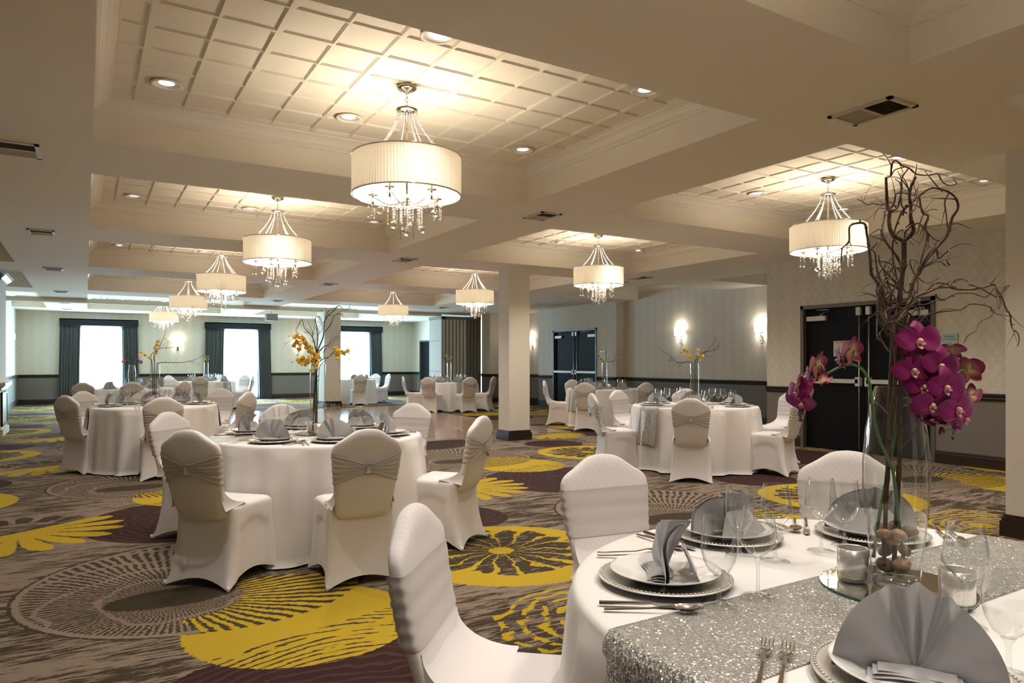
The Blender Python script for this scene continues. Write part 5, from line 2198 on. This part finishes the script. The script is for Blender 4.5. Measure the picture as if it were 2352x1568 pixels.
bl = [(pt(2108, 782, -.05), D_(-.05, .05, -1), .0, 1.12), (pt(2097, 848, -.05), D_(-.15, -.1, -1), -.1, .98), (pt(2157, 838, -.06), D_(.05, -.1, -1), .2, 1.02), (pt(2222, 850, .03), D_(.5, .2, .8), .3, .85),
      (pt(2122, 886, -.05), D_(-.25, -.1, -1), .25, 1.02), (pt(2170, 886, -.08), D_(.05, -.2, -1), -.05, 1.0), (pt(2140, 926, -.07), D_(-.15, -.3, -1), .1, .92), (pt(2196, 936, -.08), D_(.15, -.2, -1), -.15, .98),
      (pt(2146, 962, -.04), D_(.0, -.8, .3), .2, .80), (pt(2228, 908, -.01), D_(.8, -.4, .3), .1, .7), (pt(2184, 806, .03), D_(.3, .8, .5), .2, .72), (pt(2094, 752, .0), D_(-.1, .8, .5), .2, .6),
      (pt(2188, 862, .03), D_(.5, .1, -.8), .3, .85), (pt(2150, 872, .04), D_(-.2, .2, -.8), .6, .9), (pt(2168, 905, .02), D_(.3, -.2, -.9), .9, .85), (pt(2175, 952, -.05), D_(.05, -.4, -1), .2, .86), (pt(2124, 946, -.03), D_(-.5, -.4, -.8), .4, .76), (pt(2214, 958, -.05), D_(.5, -.4, -.8), -.3, .78), (pt(2186, 905, -.04), D_(.3, -.05, -1), .5, .9)]
orchid('orchid_spray', 'dense purple orchid spray hanging to the right of the nearest vase', 'purple orchid sprays', st, .0042, bl, [(pt(2197, 979, -.04), .013), (pt(2162, 990, -.03), .010), (pt(2188, 1006, -.02), .005)], BLP)


# --- the other tables
def arrangement(T_, seed, kind, vk, strands, hscale=1.0, nb=3, cur=1.0, bsc=.55, dens=.020, lean=(0, 0), votive=True):
    (cx_, cy_), desc = TB[T_][0], TB[T_][1]
    rnd = random.Random(seed)
    vt = [(.085, -.07, 'silver mercury-glass votive beside the vase on %s')] if votive else []
    z1 = centre_base(T_, desc, vk, 'clear %s glass vase with %s orchids on %s' % ('tapered' if vk == 't' else 'cylinder', kind, desc), vt)
    m_ = MB()
    top = z1 + (.478 if vk == 't' else .52)
    rv = .03 if vk == 't' else .042
    for k in range(nb):
        a = rnd.uniform(-.5, .5) + (k - (nb - 1) / 2) * .9
        base = Vector((cx_, cy_, z1 + .035)) + rgt * (-.018 + .016 * k) + fwd * rnd.uniform(-.02, .02)
        neck = Vector((cx_, cy_, top)) + rgt * (rv * .7 * (k - (nb - 1) / 2)) + fwd * rnd.uniform(-.02, .02)
        m_.tube([base, (base + neck) * .5 + Vector((.003, 0, 0)), neck], [.0045, .0045, .0042], 6)
        d = rgt * (sin(a) * .75 + lean[0]) + fwd * rnd.uniform(-.35, .35) + up * (cos(a) * .9)
        curl_branch(m_, rnd, neck, d, (.55 + .18 * rnd.random()) * hscale, .0052, 2, cur, -.045)
    o = m_.build('curly_willow_branches', 'bark')
    tag(o, 'bundle of brown curly willow branches in the vase on %s' % desc, 'branches', 'curly willow bundles')
    for s_i, sp_ in enumerate(strands):
        w0 = rnd.uniform(-.04, .04)
        P_ = [Vector((cx_, cy_, 0)) + rgt * u + fwd * (w0 * (i / max(1, len(sp_) - 1))) + up * z for i, (u, z) in enumerate([(0, z1 + .05)] + [(sp_[0][0] * .4, top)] + sp_)]
        pp = smooth_path([tuple(q) for q in P_], 6)
        bl = []
        acc = 0
        for i in range(13, len(pp)):
            acc += (Vector(pp[i]) - Vector(pp[i - 1])).length
            if acc > dens:
                acc = 0
                off = rgt * rnd.uniform(-.022, .022) + fwd * rnd.uniform(-.03, .03) + up * rnd.uniform(-.022, .018)
                bl.append((Vector(pp[i]) + off, D_(rnd.uniform(-.8, .8), rnd.uniform(-.4, .5), rnd.uniform(-1, -.2) if rnd.random() < .75 else .8), rnd.uniform(-.6, .6), bsc * rnd.uniform(.8, 1.15)))
        orchid('orchid_spray', '%s %s orchid spray in the vase on %s' % (['first', 'second', 'third', 'fourth'][s_i] if len(strands) > 1 else 'small', kind, desc) if False else
               '%s %s orchid spray in the vase on %s' % (sp_lbl(sp_, s_i), kind, desc), '%s orchid sprays' % kind, pp, .0028, bl, [(Vector(pp[-1]) + rgt * .012, .005)], BLY if kind == 'yellow' else BLP, lip=False, budmat='petal_yellow' if kind == 'yellow' else 'bud_purple')


def sp_lbl(sp_, i):
    u, z = sp_[-1]
    if u < -.12:
        return 'left-hanging' if z < 1.36 else 'upper left'
    if u > .12:
        return 'right-hanging' if z < 1.36 else 'upper right'
    return 'low central' if z < 1.42 else 'upright central'


def arrangement_near_left():
    (cx_, cy_), desc = TB['T1'][0], TB['T1'][1]
    z1 = centre_base('T1', desc, 'c', 'clear cylinder glass vase with yellow orchids on %s' % desc,
                     [(.035, -.10, 'silver mercury-glass votive in front of the vase on %s'), (-.07, .08, 'silver mercury-glass votive behind the vase on %s')])
    dv = cx_ * sin(YAW) + cy_ * cos(YAW)

    def q(px_, py_, w_=0.0):
        k = (dv + w_) / FPX
        p_ = rgt * ((px_ - 1176) * k) + fwd * (dv + w_)
        return Vector((p_.x, p_.y, 1.32 + (HORIZ - py_) * k))
    rnd = random.Random(77)

    def pth(l, w0, amp):
        w_, out = w0, []
        for (a, b_) in l:
            w_ = max(w0 - amp, min(w0 + amp, w_ + rnd.uniform(-.035, .035)))
            out.append(q(a, b_, w_))
        return smooth_path(out, 4)
    G = [[([(719, 988), (721, 930), (724, 880), (727, 840), (730, 806), (739, 783), (743, 770), (744, 750), (746, 736), (753, 725), (763, 716), (779, 702), (789, 711), (802, 708), (802, 700)], .0062, .0018, .01),
          ([(746, 763), (759, 746), (768, 725), (783, 721), (789, 728), (802, 731)], .0032, .0014, .03),
          ([(747, 735), (752, 718), (764, 709), (779, 702)], .0026, .0014, -.04),
          ([(733, 806), (746, 794), (756, 793), (763, 783), (783, 774)], .0034, .0014, -.03),
          ([(744, 812), (746, 800), (756, 788), (763, 776), (781, 772)], .0026, .0012, .04)],
         [([(725, 988), (725, 930), (726, 870), (727, 830), (728, 800), (730, 775), (729, 766), (728, 750), (724, 731), (733, 727), (739, 741), (740, 756), (733, 766)], .0058, .0014, -.01),
          ([(727, 812), (724, 796), (718, 775), (710, 765), (698, 750), (694, 733), (686, 745), (680, 761), (695, 771), (698, 783), (710, 803)], .0038, .0014, -.05),
          ([(718, 773), (719, 766), (713, 750), (706, 735)], .0026, .0014, .03),
          ([(709, 765), (702, 763), (698, 760)], .0020, .0014, .0), ([(731, 760), (722, 748), (728, 737), (737, 745), (731, 752)], .0018, .0010, .04)],
         [([(728, 988), (728, 940), (727, 890), (729, 841), (739, 826), (756, 819), (766, 808), (783, 799), (790, 792)], .0052, .0014, .03),
          ([(745, 823), (744, 810), (750, 800), (761, 794), (768, 784)], .0026, .0012, .05),
          ([(728, 835), (718, 815), (712, 800), (704, 783), (697, 772), (686, 772)], .0032, .0012, .06)]]
    for gi, grp in enumerate(G):
        m_ = MB()
        for (l, r0, r1, w0) in grp:
            inv = l[0][1] > 900
            knobby(m_, pth(l, w0 * (.3 if inv else 1), .02 if inv else .06), r0, r1, rnd, 6, .10, .09)
        tag(m_.build('curly_willow_branch', 'bark'), '%s curly willow branch in the vase on %s' % (('tall right-leaning', 'upright left-forking', 'low right-reaching')[gi], desc), 'branch', 'curly willow branches on the near left table')
    SP = [('upper left', [(727, 930), (726, 845), (722, 826), (714, 810), (706, 797), (696, 787), (685, 777), (677, 765)],
           [(678, 773), (685, 769), (691, 775), (683, 782), (693, 785), (688, 793), (676, 793), (700, 787), (706, 790), (703, 798), (712, 795), (710, 805), (718, 800), (690, 800), (696, 778), (682, 789)], [(664, 772), (655, 790)]),
          ('lower left', [(724, 930), (725, 850), (716, 830), (704, 824), (690, 826), (680, 829)],
           [(684, 825), (690, 829), (696, 823), (700, 832), (706, 826), (711, 822), (702, 838), (707, 834), (716, 829), (693, 834)], [(670, 832), (683, 815)]),
          ('central', [(729, 930), (728, 850), (725, 830), (722, 812), (718, 805)],
           [(716, 812), (722, 815), (728, 813), (729, 820), (725, 828), (731, 832), (721, 836), (728, 846), (716, 853), (733, 822), (719, 821)], []),
          ('right', [(731, 930), (733, 850), (742, 832), (758, 818), (772, 808), (790, 808)],
           [(774, 801), (778, 806), (773, 815), (778, 820), (784, 810), (795, 808), (789, 813), (798, 802), (777, 812)], [(803, 812)])]
    for nm, st_, fl, bd in SP:
        pp = smooth_path([tuple(q(a, b_, rnd.uniform(-.02, .02))) for a, b_ in st_], 5)
        bl = []
        for (a, b_) in fl:
            for k in range(2):
                bl.append((q(a + rnd.uniform(-3, 3), b_ + rnd.uniform(-3, 3), rnd.uniform(-.05, .04)), D_(rnd.uniform(-.8, .8), rnd.uniform(-.5, .5), rnd.uniform(-1, -.3)), rnd.uniform(-.8, .8), rnd.uniform(.34, .46)))
        orchid('orchid_spray', '%s yellow orchid spray in the vase on %s' % (nm, desc), 'yellow orchid sprays', pp, .0026, bl, [(q(a, b_), .006) for a, b_ in bd], BLY, lip=False, budmat='petal_yellow')


arrangement_near_left()
arrangement('T3', 22, 'yellow', 'c', [[(.02, 1.40), (.05, 1.52), (.09, 1.60)], [(-.04, 1.36), (-.13, 1.44)]], 1.05, 3, 1.0, .46, .011)
arrangement('T4', 33, 'yellow', 'c', [[(-.04, 1.38), (-.11, 1.46), (-.16, 1.44)], [(.03, 1.40), (.04, 1.48)], [(.06, 1.36), (.15, 1.39)]], .85, 3, 1.2, .50, .009)
arrangement('T5', 24, 'yellow', 'c', [[(-.03, 1.36), (-.12, 1.48), (-.14, 1.52)], [(.03, 1.36), (.08, 1.44)]], .75, 2, 1.1, .5, .013)
arrangement('T6', 25, 'yellow', 'c', [[(-.03, 1.38), (-.12, 1.50)], [(.02, 1.38), (.06, 1.46)]], .8, 2, 1.1, .5, .014, votive=False)
arrangement('T8', 27, 'yellow', 'c', [[(-.03, 1.36), (-.05, 1.50)], [(.05, 1.36), (.09, 1.46)]], .6, 2, 1.1, .55, .012, votive=False)
arrangement('T9', 28, 'purple', 't', [[(-.06, 1.36), (-.16, 1.34)], [(.06, 1.36), (.17, 1.30)]], .5, 2, 1.1, .6, .014, votive=False)
arrangement('T7', 29, 'yellow', 'c', [[(-.03, 1.36), (-.05, 1.46)]], .5, 2, 1.1, .7, .03, votive=False)
stones(TB['T1'][0], TZ + .0105, 12, .048, .07, 8, 'the near left table')
stones(TB['T4'][0], TZ + .0105, 10, .048, .06, 9, 'the table right of the column')
stones(TB['T3'][0], TZ + .0105, 10, .048, .06, 10, 'the middle left table')
